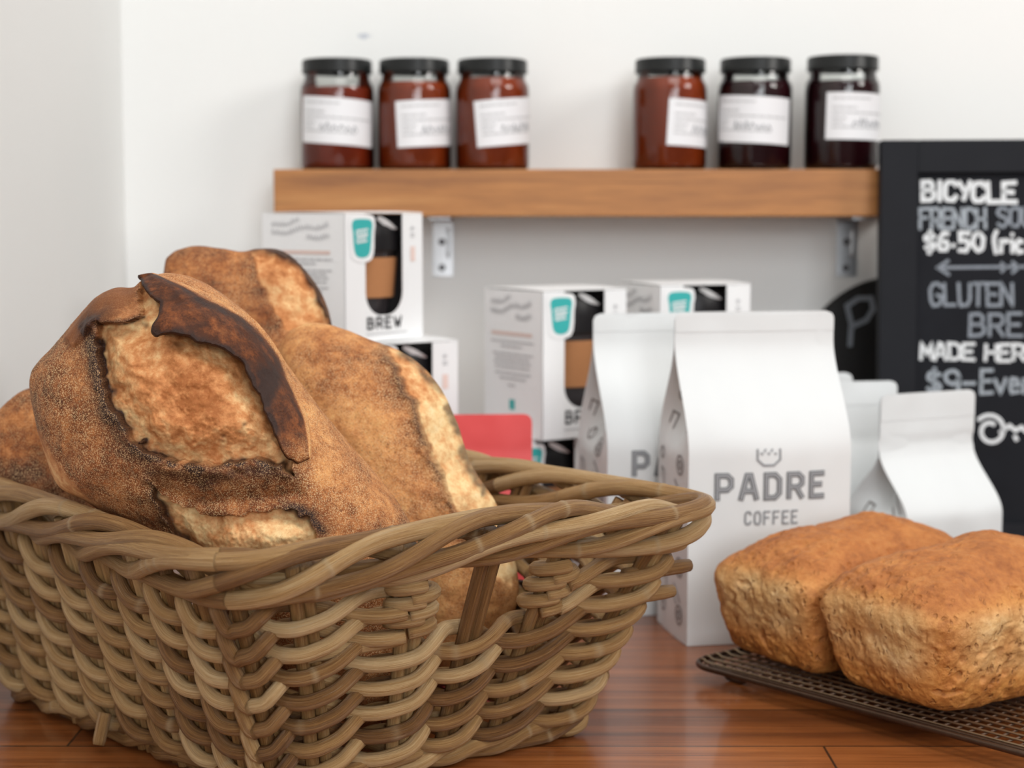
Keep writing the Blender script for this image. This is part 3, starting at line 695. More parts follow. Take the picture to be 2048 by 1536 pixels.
# ------------------------------------------------------------------ paper bags
def bag(c, phi, W_, D_, H_, t1, t2, mat, label, cat='bag', name='coffee_bag', group=None, logo=False, icons=False, seal=None, lean=0.0, seed=1, bulge=.006, crease=None):
    cx, cy = c; t = thing(name, (cx, cy, 0), label, cat, group)
    wd = np.array([math.cos(phi), math.sin(phi), 0]); nm = np.array([math.sin(phi), -math.cos(phi), 0]); O = np.array([cx, cy, .0004])
    def dep(z):
        tt = z / H_; s = 1 - sstep(t1, t2, np.array([tt]))[0]; return max(D_ * s, .0016)
    def halfw(z):
        r = .0065; k = H_ - z
        return W_ / 2 - (r - math.sqrt(max(0, r * r - (r - k) ** 2)) if k < r else 0)
    def lean_off(z): return lean * (z / H_) ** 1.5
    def wr(x, z, s): return float(fbm(np.array([[x * 1.0, z * .6, seed * 3.1 + s]]), 34, 3, seed)[0]) * .0022 * min(1, z / .03)
    def front(u, z, off=0.0):
        hw = halfw(z); x = max(-hw, min(hw, u)); b = bulge * math.cos(PI * x / (2 * hw)) * math.sin(PI * min(1, z / (H_ * .9))) * (dep(z) / D_) ** .5
        y = dep(z) / 2 + b + wr(x, z, 0) * (1 - abs(x / hw) ** 4) + off
        if crease: y -= .0022 * math.exp(-((z - crease) / .004) ** 2)
        return O + wd * (x + lean_off(z)) + nm * y + np.array([0, 0, z])
    def back(u, z):
        hw = halfw(z); x = max(-hw, min(hw, u)); return O + wd * (x + lean_off(z)) - nm * (dep(z) / 2 + .004 * math.cos(PI * x / (2 * hw)) * (dep(z) / D_)) + np.array([0, 0, z])
    def fold(z): return math.sqrt(max(0, (D_ / 2) ** 2 - (dep(z) / 2) ** 2)) * .8
    def gus(sg, v, z, off=0.0):          # v 0 front edge .. 1 back edge
        hw = halfw(z); d = dep(z) / 2; fo = fold(z); fo = min(fo, hw * .8)
        x = hw - fo * (1 - abs(2 * v - 1)) + .0015 * math.sin(PI * v) * (dep(z) / D_); y = d * (1 - 2 * v)
        return O + wd * (sg * (x + off) + lean_off(z)) + nm * y + np.array([0, 0, z])
    nz = 44; nu = 22; ng = 8; zs = [H_ * (k / nz) for k in range(nz)] + [H_ * .993, H_]; 
    V = []; 
    for z in zs:
        V += [front(W_ * (i / nu - .5), z) for i in range(nu + 1)]
        V += [gus(1, j / ng, z) for j in range(1, ng)]
        V += [back(W_ * (.5 - i / nu), z) for i in range(nu + 1)]
        V += [gus(-1, 1 - j / ng, z) for j in range(1, ng)]
    n = 2 * (nu + 1) + 2 * (ng - 1); Fs = [(k * n + j, k * n + (j + 1) % n, (k + 1) * n + (j + 1) % n, (k + 1) * n + j) for k in range(len(zs) - 1) for j in range(n)]
    Fs += [tuple(range(n - 1, -1, -1)), tuple((len(zs) - 1) * n + j for j in range(n))]
    body = sharp(link('pouch', [tuple(v) for v in V], Fs, mat, t), 42)
    if seal:                              # crimped heat-seal band
        z0, z1 = seal; V = []; kz = 14
        for k in range(kz + 1):
            z = z0 + (z1 - z0) * k / kz; V += [front(W_ * (i / nu - .5), z, .00025 + .0002 * (k % 2)) for i in range(nu + 1)]
        Fs = [(k * (nu + 1) + i, k * (nu + 1) + i + 1, (k + 1) * (nu + 1) + i + 1, (k + 1) * (nu + 1) + i) for k in range(kz) for i in range(nu)]
        link('heat_seal', [tuple(v) for v in V], Fs, mat, t)
    fm = lambda u, v, off: front(u, v, off + .0005)
    if logo:
        k = W_ / .133; S = []
        hl = .0180 * k; z0 = logo; wl = .0135 * k
        x = -W_ / 2 + .0222 * k
        for ch, lw in (('P', .0108), ('A', .0122), ('D', .0108), ('R', .0108), ('E', .0098)):
            S += [[(x + p[0] * lw * k, z0 + p[1] * hl) for p in s] for s in G[ch]]; x += (lw + .0079) * k
        for wdt, mt, o, nme in ((.0043, 'print_dark', 0, 'lettering_outline'), (.0027, 'print_fill', .00025, 'lettering_fill'), (.0012, 'print_mid', .0005, 'lettering_core')):
            V, Fs = ribbon(S, wdt * k, fm, .004, o); link(nme, [tuple(v) for v in V], Fs, M[mt], body)
        S = word('COFFEE', -W_ / 2 + .0447 * k, z0 - .0205 * k, .0044 * k, .0096 * k, .72)
        V, Fs = ribbon(S, .0016 * k, fm, .004, 0); link('small_lettering', [tuple(v) for v in V], Fs, M['print_mid'], body)
        ex, ez, ew, eh = -W_ / 2 + .0537 * k, z0 + .0255 * k, .0185 * k, .0125 * k
        S = [[(ex, ez + eh), (ex, ez + eh * .36), (ex + ew * .28, ez), (ex + ew * .72, ez), (ex + ew, ez + eh * .36), (ex + ew, ez + eh)]]
        V, Fs = ribbon(S, .0016 * k, fm, .004, 0); em = link('emblem', [tuple(v) for v in V], Fs, M['print_mid'], body)
        S = [[(ex + ew * q, ez + eh * r), (ex + ew * q2, ez + eh * r2)] for q, r, q2, r2 in ((.15, .78, .22, .70), (.3, .86, .36, 1.0), (.46, .78, .52, .70), (.6, .88, .66, 1.0), (.76, .76, .82, .70))]
        V, Fs = ribbon(S, .0013 * k, fm, .004, 0); link('emblem_crown', [tuple(v) for v in V], Fs, M['print_mid'], em)
    if icons:
        rr = random.Random(seed); 
        def ic(v0, z0, kind, r):
            if kind == 0: return [[(v0 + r * math.cos(a), z0 + r * math.sin(a)) for a in np.linspace(0, 2 * PI, 13)][:-1] + [(v0 + r, z0)], [(v0 + r * .45 * math.cos(a), z0 + r * .45 * math.sin(a)) for a in np.linspace(0, 2 * PI, 9)]]
            if kind == 1: return [[(v0 + r * math.cos(a) * (.3 + .1 * a), z0 + r * math.sin(a) * (.3 + .1 * a)) for a in np.linspace(0, 6.5, 14)]]
            if kind == 2: return [[(v0 - r, z0 - r * .6), (v0, z0 + r * .3), (v0 + r, z0 + r)], [(v0 + r * .2, z0 - r), (v0 + r, z0 - r * .2)]]
            return [[(v0 - r * .5, z0 - r), (v0 - r * .5, z0 + r * .5), (v0 + r * .6, z0 + r * .8), (v0 + r * .6, z0 - r * .4)]]
        S = []; z = .02; q = 0
        while z < H_ * (t1 + .15):
            for v0 in (.26, .74):
                S += ic((v0 + rr.uniform(-.08, .08)) * D_, z + rr.uniform(-.006, .006), q % 4, .0075); q += 1
            z += .021
        fg = lambda u, v, off: gus(-1, max(.01, min(.99, u / D_)), max(.001, v), .0006)
        V, Fs = ribbon(S, .0017, fg, .003, 0); link('gusset_icons', [tuple(v) for v in V], Fs, M['icon'], body)
    return t
bag((.194, 1.317), math.radians(11), .133, .084, .259, .58, .93, M['paper'], 'tall white coffee bag with full dark lettering, standing behind the brown loaves', logo=.1165, icons=True, seal=(.243, .2575), seed=3, group='white coffee bags')
bag((.133, 1.411), math.radians(14.6), .133, .084, .2525, .55, .93, M['paper'], 'tall white coffee bag half hidden behind the front lettered bag', logo=.121, icons=True, seal=(.237, .251), seed=5, group='white coffee bags')
bag((.364, 1.435), math.radians(27), .106, .078, .1815, .42, .74, M['paper'], 'short white coffee bag with blank front behind the loaves, before the chalkboard', icons=True, seal=(.158, .180), seed=8, group='white coffee bags', bulge=.004, crease=.138)
bag((.305, 1.502), math.radians(10), .100, .060, .184, .42, .74, M['paper'], 'short white coffee bag between the tall lettered bag and short front bag', seal=(.162, .1825), seed=9, group='white coffee bags')
bag((.278, 1.580), math.radians(-4), .098, .056, .185, .42, .74, M['paper'], 'short white coffee bag furthest back beside the round sign', seal=(.162, .1835), seed=11, group='white coffee bags')
pk = at(1062, 830, 1.385)
bag((pk.x - .053, 1.385), math.radians(4), .108, .040, pk.z, .35, .88, M['coral'], 'coral red paper pouch standing just behind the basket rim', name='coral_pouch', seed=13, bulge=.003)
# ------------------------------------------------------------------ basket
RIM_Z = .161
Rp = [np.array(p) for p in ((-.1529, .8417), (.1300, 1.0150), (-.127, 1.322), (-.385, 1.143))]
Bp = [np.array(p) for p in ((-.1344, .9163), (.0431, 1.046), (-.140, 1.262), (-.352, 1.128))]
NS = 4000
def loop_table(P, win):
    q = np.arange(NS) / NS * 4; k = q.astype(int); f = (q - k)[:, None]; A = np.array(P)
    X = A[k] * (1 - f) + A[(k + 1) % 4] * f
    ker = np.ones(win) / win; X2 = np.concatenate([X[-win:], X, X[:win]]); 
    Y = np.stack([np.convolve(X2[:, i], ker, 'same')[win:-win] for i in (0, 1)], 1); return Y
RT = loop_table(Rp, 170); BT = loop_table(Bp, 150)
def lut(T, q):
    x = (np.asarray(q, float) % 4) / 4 * NS; i = np.floor(x).astype(int); f = (x - i)[:, None]
    return T[i % NS] * (1 - f) + T[(i + 1) % NS] * f
def rim_lift(q):
    q = np.asarray(q, float) % 4; s = np.where(q >= 2, q - 2, q)
    return .009 * np.exp(-((s - .56) / .24) ** 2)
def bpos(q, z):
    """position and outward normal on the basket wall at perimeter q, height z"""
    q = np.asarray(q, float); z = np.asarray(z, float) * np.ones_like(q); g = np.clip(z / RIM_Z, -.1, 1.15); g = (.8 * g + .2 * g * np.abs(g))[:, None]
    p = lut(BT, q) * (1 - g) + lut(RT, q) * g
    e = .004; a = lut(BT, q - e) * (1 - g) + lut(RT, q - e) * g; b = lut(BT, q + e) * (1 - g) + lut(RT, q + e) * g
    t = b - a; t /= np.linalg.norm(t, axis=1)[:, None]; n = np.stack([t[:, 1], -t[:, 0]], 1)
    return np.column_stack([p, z]), np.column_stack([n, np.zeros(len(n))]), np.column_stack([t, np.zeros(len(t))])
AB = [.0, .135, .36, .515, .68, .915]
BC = [1.06, 1.19, 1.32, 1.45, 1.58, 1.71, 1.84, 1.95]
CD = [2.06, 2.26, 2.42, 2.58, 2.74, 2.93]
DA = [3.06, 3.19, 3.32, 3.45, 3.57, 3.69, 3.80, 3.905]
SQ = np.array(AB + BC + CD + DA); NSK = len(SQ)
SQX = np.concatenate([SQ, SQ + 4])
def q_of(s): return np.interp(np.asarray(s, float) % NSK, np.arange(NSK + 1), np.append(SQ, 4.0))
bk = thing('wicker_basket', (-.15, 1.06, 0), 'large square brown cane basket with flared sides holding the sourdough loaves', 'basket')
def cane(name, P, r, tone, parent=bk, sides=9, closed=False, knot=None):
    V, Fs, fib = tube(P, r, sides, closed); nP = len(P); tone = np.asarray(tone) * np.ones(nP)
    kn = np.zeros(nP) if knot is None else knot
    cap = 0
    return link(name, V, Fs, M['rattan'], parent, True, {'fib': fib, 'tone': np.repeat(tone, sides), 'knot': np.repeat(kn, sides)})
rng = np.random.RandomState(11)
SR = .0041; WR = .0046
for i, q in enumerate(SQ):
    pair = (-1, 1) if i != 0 else (0,)
    for sg in pair:
        zz = np.linspace(.003, RIM_Z - .012 + float(rim_lift([q])[0]), 14)
        p, n, t = bpos(np.full(14, q), zz)
        jit = (fbm(np.column_stack([zz, np.full(14, i), np.full(14, sg)]), 9, 2, 5) * .0012)[:, None]
        P = p + t * (sg * (SR + .0002)) + t * jit + n * (rng.uniform(-.0008, .0008))
        r = SR * (1.12 if sg == 0 else rng.uniform(.9, 1.05))
        cane('stake', P, r, rng.uniform(.25, .75), sides=8)
def wv(s): return np.tanh(1.25 * np.cos(PI * s)) / np.tanh(1.25)
def weaver(zrow, phase, s0=0, s1=NSK, closed=True, amp=SR + WR - .0004, zamp=.0071, r=WR, seed=0, per=14):
    n = int((s1 - s0) * per); s = np.linspace(s0, s1, n, endpoint=not closed)
    q = q_of(s); W_ = wv(s + phase)
    zj = fbm(np.column_stack([s * .9, np.full(n, zrow * 90), np.full(n, seed)]), 1.0, 2, 3) * .0016
    if closed:
        k = sstep(0, 2, s); zj = zj * k
    lr = np.where((q % 4 > 3) | ((q % 4 > 1) & (q % 4 < 2)), 1, -1) * sstep(0, .04, np.abs((q + .5) % 1 - .5))
    z = zrow - zamp * np.where(lr > 0, 1, .74) * np.tanh(1.6 * np.cos(PI * (s + phase - np.where(lr > 0, .27, .2) * lr))) / np.tanh(1.6) + np.where(lr > 0, -.0016, .0020) * np.sin(PI * (s + phase)) + zj; p, nr, t = bpos(q, z); P = p + nr * (amp * W_)[:, None]
    # each visible run over a stake is its own tone; it changes while the cane is tucked behind
    idx = np.floor((s + phase + 1) / 2).astype(int)
    h = np.array([(math.sin(k * 12.9898 + seed * 78.233) * 43758.5453) % 1 for k in idx]); base = rng.uniform(.3, .6)
    tone = np.clip(.32 * base + .74 * h + .02, .03, .97)
    kn = np.zeros(n)
    for _ in range(int((s1 - s0) / 2.2)):
        c = rng.uniform(s0, s1); kn = np.maximum(kn, np.exp(-((s - c) / .028) ** 2))
    rad = r * (1 + .05 * fbm(np.column_stack([s * .7, np.full(n, seed * 2.1), np.zeros(n)]), 1, 2, 9)) * (1 + .09 * kn)
    return P, rad, tone, kn
ROWS = [.0240 + .0158 * i for i in range(7)]
for ri, z in enumerate(ROWS):
    for ph in (0, 1):
        if ri >= 5:      # hand-hold: the weave turns back at the stakes either side of the opening
            P, r, tn, kn = weaver(z, ph, 4.12, NSK + 1.88, False, seed=ri * 2 + ph)
            cane('cane', P, r, tn, knot=kn)
        else:
            P, r, tn, kn = weaver(z, ph, seed=ri * 2 + ph)
            cane('cane', P, r, tn, closed=True, knot=kn)
# wrapped turns on the two stakes beside the hand-hold
for i in (2, 4):
    for k, z in enumerate((ROWS[5] + .001, ROWS[6] - .004, ROWS[6] + .006)):
        a = np.linspace(-.4, 2 * PI + .2, 34); q = np.full(34, SQ[i]); p, n, t = bpos(q, np.linspace(z - .004, z + .004, 34))
        P = p + n * ((SR + WR + .0003) * np.cos(a))[:, None] + t * ((2 * SR + WR + .0004) * np.sin(a))[:, None]
        cane('wrapped_end', P, WR * .93, rng.uniform(.45, .8), sides=9)
# plaited border and foot
def rope(n_st, z0f, a, b, turns, r, name, toneb, sides=10, nper=900, out=0.0):
    for k in range(n_st):
        q = np.linspace(0, 4, nper, endpoint=False); th = 2 * PI * (k / n_st + turns * q / 4)
        th = th + .35 * np.sin(2 * th + k)                      # long flat runs outside, quick turns inside
        z = z0f(q) + b * np.sin(th); p, n, t = bpos(q, z)
        P = p + n * (out + a * np.cos(th))[:, None]
        idx = np.floor(th / (2 * PI) + .5).astype(int); h = np.array([(math.sin((j + 3 * k) * 12.9898 + k * 7.1) * 43758.5453) % 1 for j in idx])
        kn = np.zeros(nper)
        for _ in range(9): kn = np.maximum(kn, np.exp(-((q - rng.uniform(0, 4)) / .0045) ** 2))
        rad = r * (1 + .10 * fbm(np.column_stack([q * 5, np.full(nper, k * 2.7), np.zeros(nper)]), 1, 2, 4)) * (1 + .08 * kn)
        cane(name, P, rad, np.clip(.4 * toneb + .62 * h, .08, .97), closed=True, sides=sides, knot=kn)
rope(7, lambda q: RIM_Z - .0165 + rim_lift(q), .0088, .0132, 4, .0053, 'border_cane', .62, nper=1100, out=.002)
rope(3, lambda q: np.full(len(q), .0098), .0052, .0045, 9, .0048, 'foot_cane', .5)
# woven floor of the basket
for k in range(9):
    f = (k + .5) / 9; a = Bp[0] * (1 - f) + Bp[1] * f; b = Bp[3] * (1 - f) + Bp[2] * f
    tt = np.linspace(.06, .94, 12)[:, None]; P = np.column_stack([a * (1 - tt) + b * tt, np.full(12, .0115)])
    cane('floor_cane', P, .0042, rng.uniform(.2, .6), sides=6)
# cut ends that stick out of the weave
def stub(px, py, Y, d, L, r, tone, name='cut_end'):
    p = np.array(at(px, py, Y)); d = np.array(d, float); d /= np.linalg.norm(d)
    P = np.array([p - d * L * (1 - k / 7) for k in range(8)]); rad = np.full(8, r); rad[-1] *= .86
    cane(name, P, rad, tone, sides=9)
stub(806, 1276, .927, (.85, .50, .04), .06, .0044, .8)
stub(1379, 1130, 1.028, (.85, .5, .02), .05, .0046, .35)
stub(1346, 1181, 1.030, (.85, .5, .02), .05, .0046, .55)
stub(197, 1490, 1.005, (-.15, -.3, -.9), .02, .0042, .5)

# ------------------------------------------------------------------ sourdough loaves
def loaf(name, outline, ctr, Y, tau, yaw, Tf, Tb, feat, label, nA=560, nR=190, p=2.4, qq=.55, group='sourdough loaves in the basket', seed=1, dis=.0012):
    loop = smooth_loop(outline, 0); d = np.concatenate([[0], np.cumsum(np.linalg.norm(np.diff(np.vstack([loop, loop[:1]]), axis=0), axis=1))])
    L = np.vstack([loop, loop[:1]]); u = np.linspace(0, d[-1], nA, endpoint=False)
    ol = np.column_stack([np.interp(u, d, L[:, 0]), np.interp(u, d, L[:, 1])]); c = np.array(ctr, float)
    n = Vector((math.sin(yaw) * math.cos(tau), -math.cos(yaw) * math.cos(tau), math.sin(tau))); c3 = at(c[0], c[1], Y)
    rs = np.linspace(0, 1, nR + 1)[1:]; rb = np.linspace(1, 0, 46)[1:-1]
    PX = np.vstack([c[None]] + [c + (ol - c) * r for r in rs] + [c + (ol - c) * r for r in rb] + [c[None]])
    R = np.concatenate([[0], np.repeat(rs, nA), np.repeat(rb, nA), [0]]); side = np.concatenate([np.ones(1 + nR * nA), -np.ones(44 * nA + 1)])
    prof = np.maximum(0, 1 - R ** p) ** qq; hgt = np.where(side > 0, Tf * prof, -Tb * prof)
    a = (PX[:, 0] - 1024) / F; b = -(PX[:, 1] - 768) / F
    D = np.column_stack([a, cp + b * sp, -sp + b * cp]); nv = np.array(n); k = (np.array(c3 - CAM) @ nv) / (D @ nv)
    mid = np.array(CAM) + D * k[:, None]
    fr = (side > 0)
    attrs, dh = feat(PX, mid, fr, R)
    dh = dh * (fr * sstep(1.0, .93, R)); base = mid + nv * hgt[:, None]
    # outward direction ~ from the mid point of the loaf
    outd = base - np.array(c3); outd = outd / (np.linalg.norm(outd, axis=1)[:, None] + 1e-9); outd = outd * .5 + nv * (side * .5)[:, None]
    lump = fbm(base, 22, 3, seed) * .0035 + fbm(base, 120, 4, seed + 5) * dis * (1 - .6 * attrs['cut'])
    V = base + nv * dh[:, None] + outd * lump[:, None]
    Fs = [(0, 1 + j, 1 + (j + 1) % nA) for j in range(nA)]; rings = nR + 44
    for r in range(rings - 1):
        o = 1 + r * nA; Fs += [(o + j, o + nA + j, o + nA + (j + 1) % nA, o + (j + 1) % nA) for j in range(nA)]
    o = 1 + (rings - 1) * nA; last = len(V) - 1; Fs += [(o + j, last, o + (j + 1) % nA) for j in range(nA)]
    base_pt = mid[np.argmin(mid[:, 2])]
    t = thing(name, (c3.x, c3.y, max(.012, base_pt[2])), label, 'bread', group)
    cut = attrs['cut']; fc = np.array([f[0] for f in Fs]); isC = np.array([min(cut[list(f)]) > .7 for f in Fs])
    def sub(nm, sel):
        used = np.zeros(len(V), bool); ff = [Fs[i] for i in np.nonzero(sel)[0]]
        for f in ff: used[list(f)] = True
        mp = np.cumsum(used) - 1; return link(nm, V[used], [tuple(int(mp[x]) for x in f) for f in ff], M['sour'], t, True, {k_: v[used] for k_, v in attrs.items()})
    sub('crust', ~isC)
    if isC.any(): sub('opened_crumb', isC)
    def surf(px, py):             # place on the loaf's front for extra flaps
        v = np.array([px, py]) - c; ang_d = np.linalg.norm(v)
        th = np.arctan2(*(ol - c).T[::-1]); a0 = math.atan2(v[1], v[0]); j = np.argmin(np.abs(np.angle(np.exp(1j * (th - a0))))); r = min(.995, ang_d / np.linalg.norm(ol[j] - c))
        dd = np.array(ray(px, py)); mpt = np.array(CAM) + dd * ((np.array(c3 - CAM) @ nv) / (dd @ nv)); return mpt + nv * Tf * (1 - r ** p) ** qq
    return t, surf, nv
def jag(PX, amp, sc, seed):
    z = np.zeros(len(PX)); q = np.column_stack([PX, z]); return PX + np.column_stack([fbm(q, sc, 3, seed), fbm(q, sc, 3, seed + 9)]) * amp

def feat_main(PX, X, fr, R):
    J = jag(PX, 11, .045, 2); J2 = jag(PX, 20, .018, 5)
    cutP = [(228, 650), (231, 700), (243, 760), (273, 820), (315, 872), (350, 897), (385, 908), (450, 917), (540, 906), (590, 915), (615, 938), (606, 880), (585, 830), (556, 780), (520, 720), (485, 680), (430, 655), (390, 620), (350, 590), (310, 560), (288, 560), (292, 590), (318, 640), (270, 645)]
    cut2 = [(342, 955), (385, 992), (440, 1012), (520, 1012), (600, 1000), (640, 1018), (655, 1050), (620, 1110), (520, 1150), (440, 1115), (395, 1070), (365, 1020)]
    topL = [(135, 675), (175, 618), (225, 570), (285, 570), (318, 640), (232, 652), (200, 690), (160, 700)]
    s1 = sdf(J, cutP); s2 = sdf(J, cut2); s3 = sdf(J, topL)
    cut = np.maximum(sstep(-2, 3, s1), sstep(-2, 3, s2)); cut = np.maximum(cut, .45 * sstep(-5, 12, s3)); cut = cut * fr
    lip = seg_dist(J, [(205, 655), (226, 648), (233, 705), (245, 762), (275, 822), (317, 874), (352, 899), (386, 911), (452, 919), (541, 908), (596, 918)])
    liptop = seg_dist(J, [(205, 652), (250, 645), (320, 640)])
    lip2 = seg_dist(J, [(340, 955), (366, 1022), (400, 1075), (450, 1120)])
    lip3 = seg_dist(J, [(600, 1000), (640, 1012), (665, 1040)])
    nz = fbm(np.column_stack([PX, np.zeros(len(PX))]), .03, 3, 21)
    side_out = sstep(4, -4, s1)
    char = np.exp(-(lip / 13) ** 2) * 1.0 * np.clip(.7 + 1.2 * nz, .1, 1) + .8 * np.exp(-(lip / 36) ** 2) * side_out * np.clip(.7 + 1.3 * nz, 0, 1.1)
    char = np.maximum(char, .55 * np.exp(-(seg_dist(PX, [(225, 700), (240, 770), (290, 860), (360, 915)]) / 26) ** 2) * side_out)
    char = np.maximum(char, .7 * np.exp(-(liptop / 7) ** 2)); char = np.maximum(char, .85 * np.exp(-(lip2 / 12) ** 2)); char = np.maximum(char, .95 * np.exp(-(lip3 / 13) ** 2))
    char = np.maximum(char, .75 * np.exp(-(seg_dist(J, [(350, 935), (450, 940), (540, 930), (610, 935)]) / 16) ** 2))
    char = np.clip(char, 0, 1) * (1 - .75 * sstep(2, 9, s1)) * (1 - .8 * sstep(3, 12, s2))
    for (cx, cy, r) in ((520, 838, 5), (390, 690, 7), (322, 655, 5), (478, 868, 6)):     # little torn edges in the crumb
        char = np.maximum(char, .55 * np.exp(-(np.hypot((J[:, 0] - cx) * .7, J[:, 1] - cy) / r) ** 2))
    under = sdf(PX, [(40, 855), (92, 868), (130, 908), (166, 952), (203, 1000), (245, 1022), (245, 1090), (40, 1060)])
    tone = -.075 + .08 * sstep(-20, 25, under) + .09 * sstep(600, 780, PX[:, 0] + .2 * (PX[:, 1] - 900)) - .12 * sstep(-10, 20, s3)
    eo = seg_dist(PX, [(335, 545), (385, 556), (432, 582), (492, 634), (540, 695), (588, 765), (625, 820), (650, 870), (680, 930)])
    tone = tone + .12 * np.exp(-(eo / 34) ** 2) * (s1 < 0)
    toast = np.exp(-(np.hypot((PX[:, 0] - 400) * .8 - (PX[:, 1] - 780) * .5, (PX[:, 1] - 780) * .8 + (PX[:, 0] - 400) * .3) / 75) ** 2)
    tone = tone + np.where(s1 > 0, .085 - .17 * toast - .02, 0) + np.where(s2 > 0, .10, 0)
    cut = np.maximum(cut, .62 * sstep(-12, 14, under + 10 * nz) * fr * (R < 1)); char = char * (1 - sstep(-12, 14, under))
    flour = np.clip(1 - cut * 1.6, 0, 1) * (1 - sstep(-5, 25, under)) * np.clip(.85 + .6 * nz + .5 * sstep(170, 80, PX[:, 0]), .25, 1)
    # relief
    q = np.column_stack([PX, np.zeros(len(PX))])
    lump = fbm(q, .022, 4, 31); pit = fbm(q, .06, 3, 33)
    dh = np.where(s1 > 0, -.011 + .010 * sstep(0, 70, s1) + .0040 * lump + .0012 * pit, 0) + np.where(s2 > 0, -.007 + .006 * sstep(0, 50, s2) + .006 * lump, 0)
    dh = dh + (.0032 + .0022 * pit) * np.exp(-(lip / 22) ** 2) * side_out + .004 * np.exp(-(liptop / 10) ** 2) + .004 * np.exp(-(lip2 / 14) ** 2) * sstep(4, -4, s2)
    dh = dh + .0045 * np.exp(-(seg_dist(PX, [(360, 925), (470, 935), (600, 935)]) / 26) ** 2) * side_out - .003 * np.exp(-(seg_dist(PX, [(345, 960), (420, 985), (520, 985), (620, 975)]) / 14) ** 2)
    dh = dh + np.where(s3 > 0, .004 * sstep(0, 18, s3) + .002 * lump, 0)
    return {'cut': cut, 'char': char, 'flour': flour * fr + .3 * (~fr), 'tone': tone}, dh
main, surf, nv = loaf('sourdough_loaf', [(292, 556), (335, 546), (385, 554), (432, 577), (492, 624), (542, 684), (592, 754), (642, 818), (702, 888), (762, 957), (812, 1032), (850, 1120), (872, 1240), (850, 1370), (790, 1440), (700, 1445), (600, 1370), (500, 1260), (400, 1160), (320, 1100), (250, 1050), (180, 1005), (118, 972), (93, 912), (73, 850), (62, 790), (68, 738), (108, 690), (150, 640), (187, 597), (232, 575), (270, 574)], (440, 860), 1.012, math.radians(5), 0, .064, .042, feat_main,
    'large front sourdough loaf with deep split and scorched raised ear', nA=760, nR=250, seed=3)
# the ear: a flap of crust torn up along the split, thick, curling over
o_ = catmull([(312, 547), (352, 559), (404, 579), (458, 603), (518, 645), (563, 705), (594, 765), (624, 822), (638, 872), (641, 905)], 24)
i_ = catmull([(286, 549), (328, 592), (354, 612), (353, 640), (349, 668), (384, 666), (421, 673), (442, 687), (488, 700), (512, 723), (528, 745), (543, 776), (555, 808), (570, 835), (579, 863), (597, 894), (624, 916)], 14)
def resamp(P, n):
    d = np.concatenate([[0], np.cumsum(np.linalg.norm(np.diff(P, axis=0), axis=1))]); u = np.linspace(0, d[-1], n); return np.column_stack([np.interp(u, d, P[:, 0]), np.interp(u, d, P[:, 1])])
nT, nW = 260, 44; o_ = resamp(o_, nT); i_ = resamp(i_, nT); i_ = i_ + np.column_stack([fbm(np.column_stack([np.arange(nT), np.zeros(nT), np.zeros(nT)]), .09, 3, 41), fbm(np.column_stack([np.arange(nT), np.ones(nT), np.zeros(nT)]), .09, 3, 43)]) * 6
top = np.zeros((nT, nW, 3)); at_c = np.zeros((nT, nW)); at_f = np.zeros((nT, nW)); at_t = np.zeros((nT, nW))
for a in range(nT):
    tt = a / (nT - 1); env = math.sin(PI * min(1, max(0, tt * .93 + .07))) ** .5
    for b in range(nW):
        wv_ = b / (nW - 1); px, py = o_[a] * (1 - wv_) + i_[a] * wv_
        s = surf(px, py); lift = .0015 + (.0145 * math.sin(PI * .5 * min(1, wv_ * 2.6)) - .004 * wv_) * env
        top[a, b] = s + nv * lift
        f = math.exp(-((1 - wv_) / (.11 + .1 * tt)) ** 2) * (1.0 if tt < .93 else .4); f = max(f, 1.25 * math.exp(-((px - 560) / 20) ** 2 - ((py - 775) / 55) ** 2)); f = max(f, .5 * math.exp(-((px - 345) / 26) ** 2 - ((py - 620) / 40) ** 2))
        f = max(f, .7 * math.exp(-((wv_ - .17) / .045) ** 2) * (1 - tt ** 4)); at_c[a, b] = f; at_f[a, b] = max(sstep(.13, .07, np.array([wv_]))[0], sstep(.86, 1.0, np.array([tt]))[0] * .8)
        at_t[a, b] = -.13 + .22 * sstep(.13, .07, np.array([wv_]))[0] + .06 * sstep(.8, 1.0, np.array([tt]))[0]
flat = top.reshape(-1, 3); nz = fbm(flat, 150, 4, 51); at_c = np.clip(at_c.ravel() + .15 + .75 * np.clip(nz, -1, 1) * (at_f.ravel() < .5), 0, 1) * (1 - .8 * at_f.ravel())
flat = flat + nv * (fbm(flat, 70, 4, 53) * .0028)[:, None]
tk = np.repeat(np.clip((1.0 - np.arange(nT) / (nT - 1)) / .22, .12, 1), nW)[:, None]
at_c = at_c * np.repeat(np.clip((1.0 - np.arange(nT) / (nT - 1)) / .16, .15, 1), nW)
bot = flat - nv * .0042 * tk + np.array([-.0012, 0, -.0012])
Vv = np.vstack([flat, bot]); n0 = nT * nW; Fs = []
for a in range(nT - 1):
    for b in range(nW - 1):
        k = a * nW + b; Fs += [(k, k + 1, k + nW + 1, k + nW), (n0 + k, n0 + k + nW, n0 + k + nW + 1, n0 + k + 1)]
ring = [b for b in range(nW)] + [a * nW + nW - 1 for a in range(1, nT)] + [(nT - 1) * nW + b for b in range(nW - 2, -1, -1)] + [a * nW for a in range(nT - 2, 0, -1)]
Fs += [(ring[k], n0 + ring[k], n0 + ring[(k + 1) % len(ring)], ring[(k + 1) % len(ring)]) for k in range(len(ring))]
ear = link('crust_ear', Vv, Fs, M['sour'], main, True, {'cut': np.zeros(2 * n0), 'char': np.concatenate([at_c, np.full(n0, .8)]), 'flour': np.concatenate([at_f.ravel(), np.zeros(n0)]), 'tone': np.concatenate([at_t.ravel(), np.full(n0, -.1)])})
ear['label'] = 'scorched dark raised ear of crust'

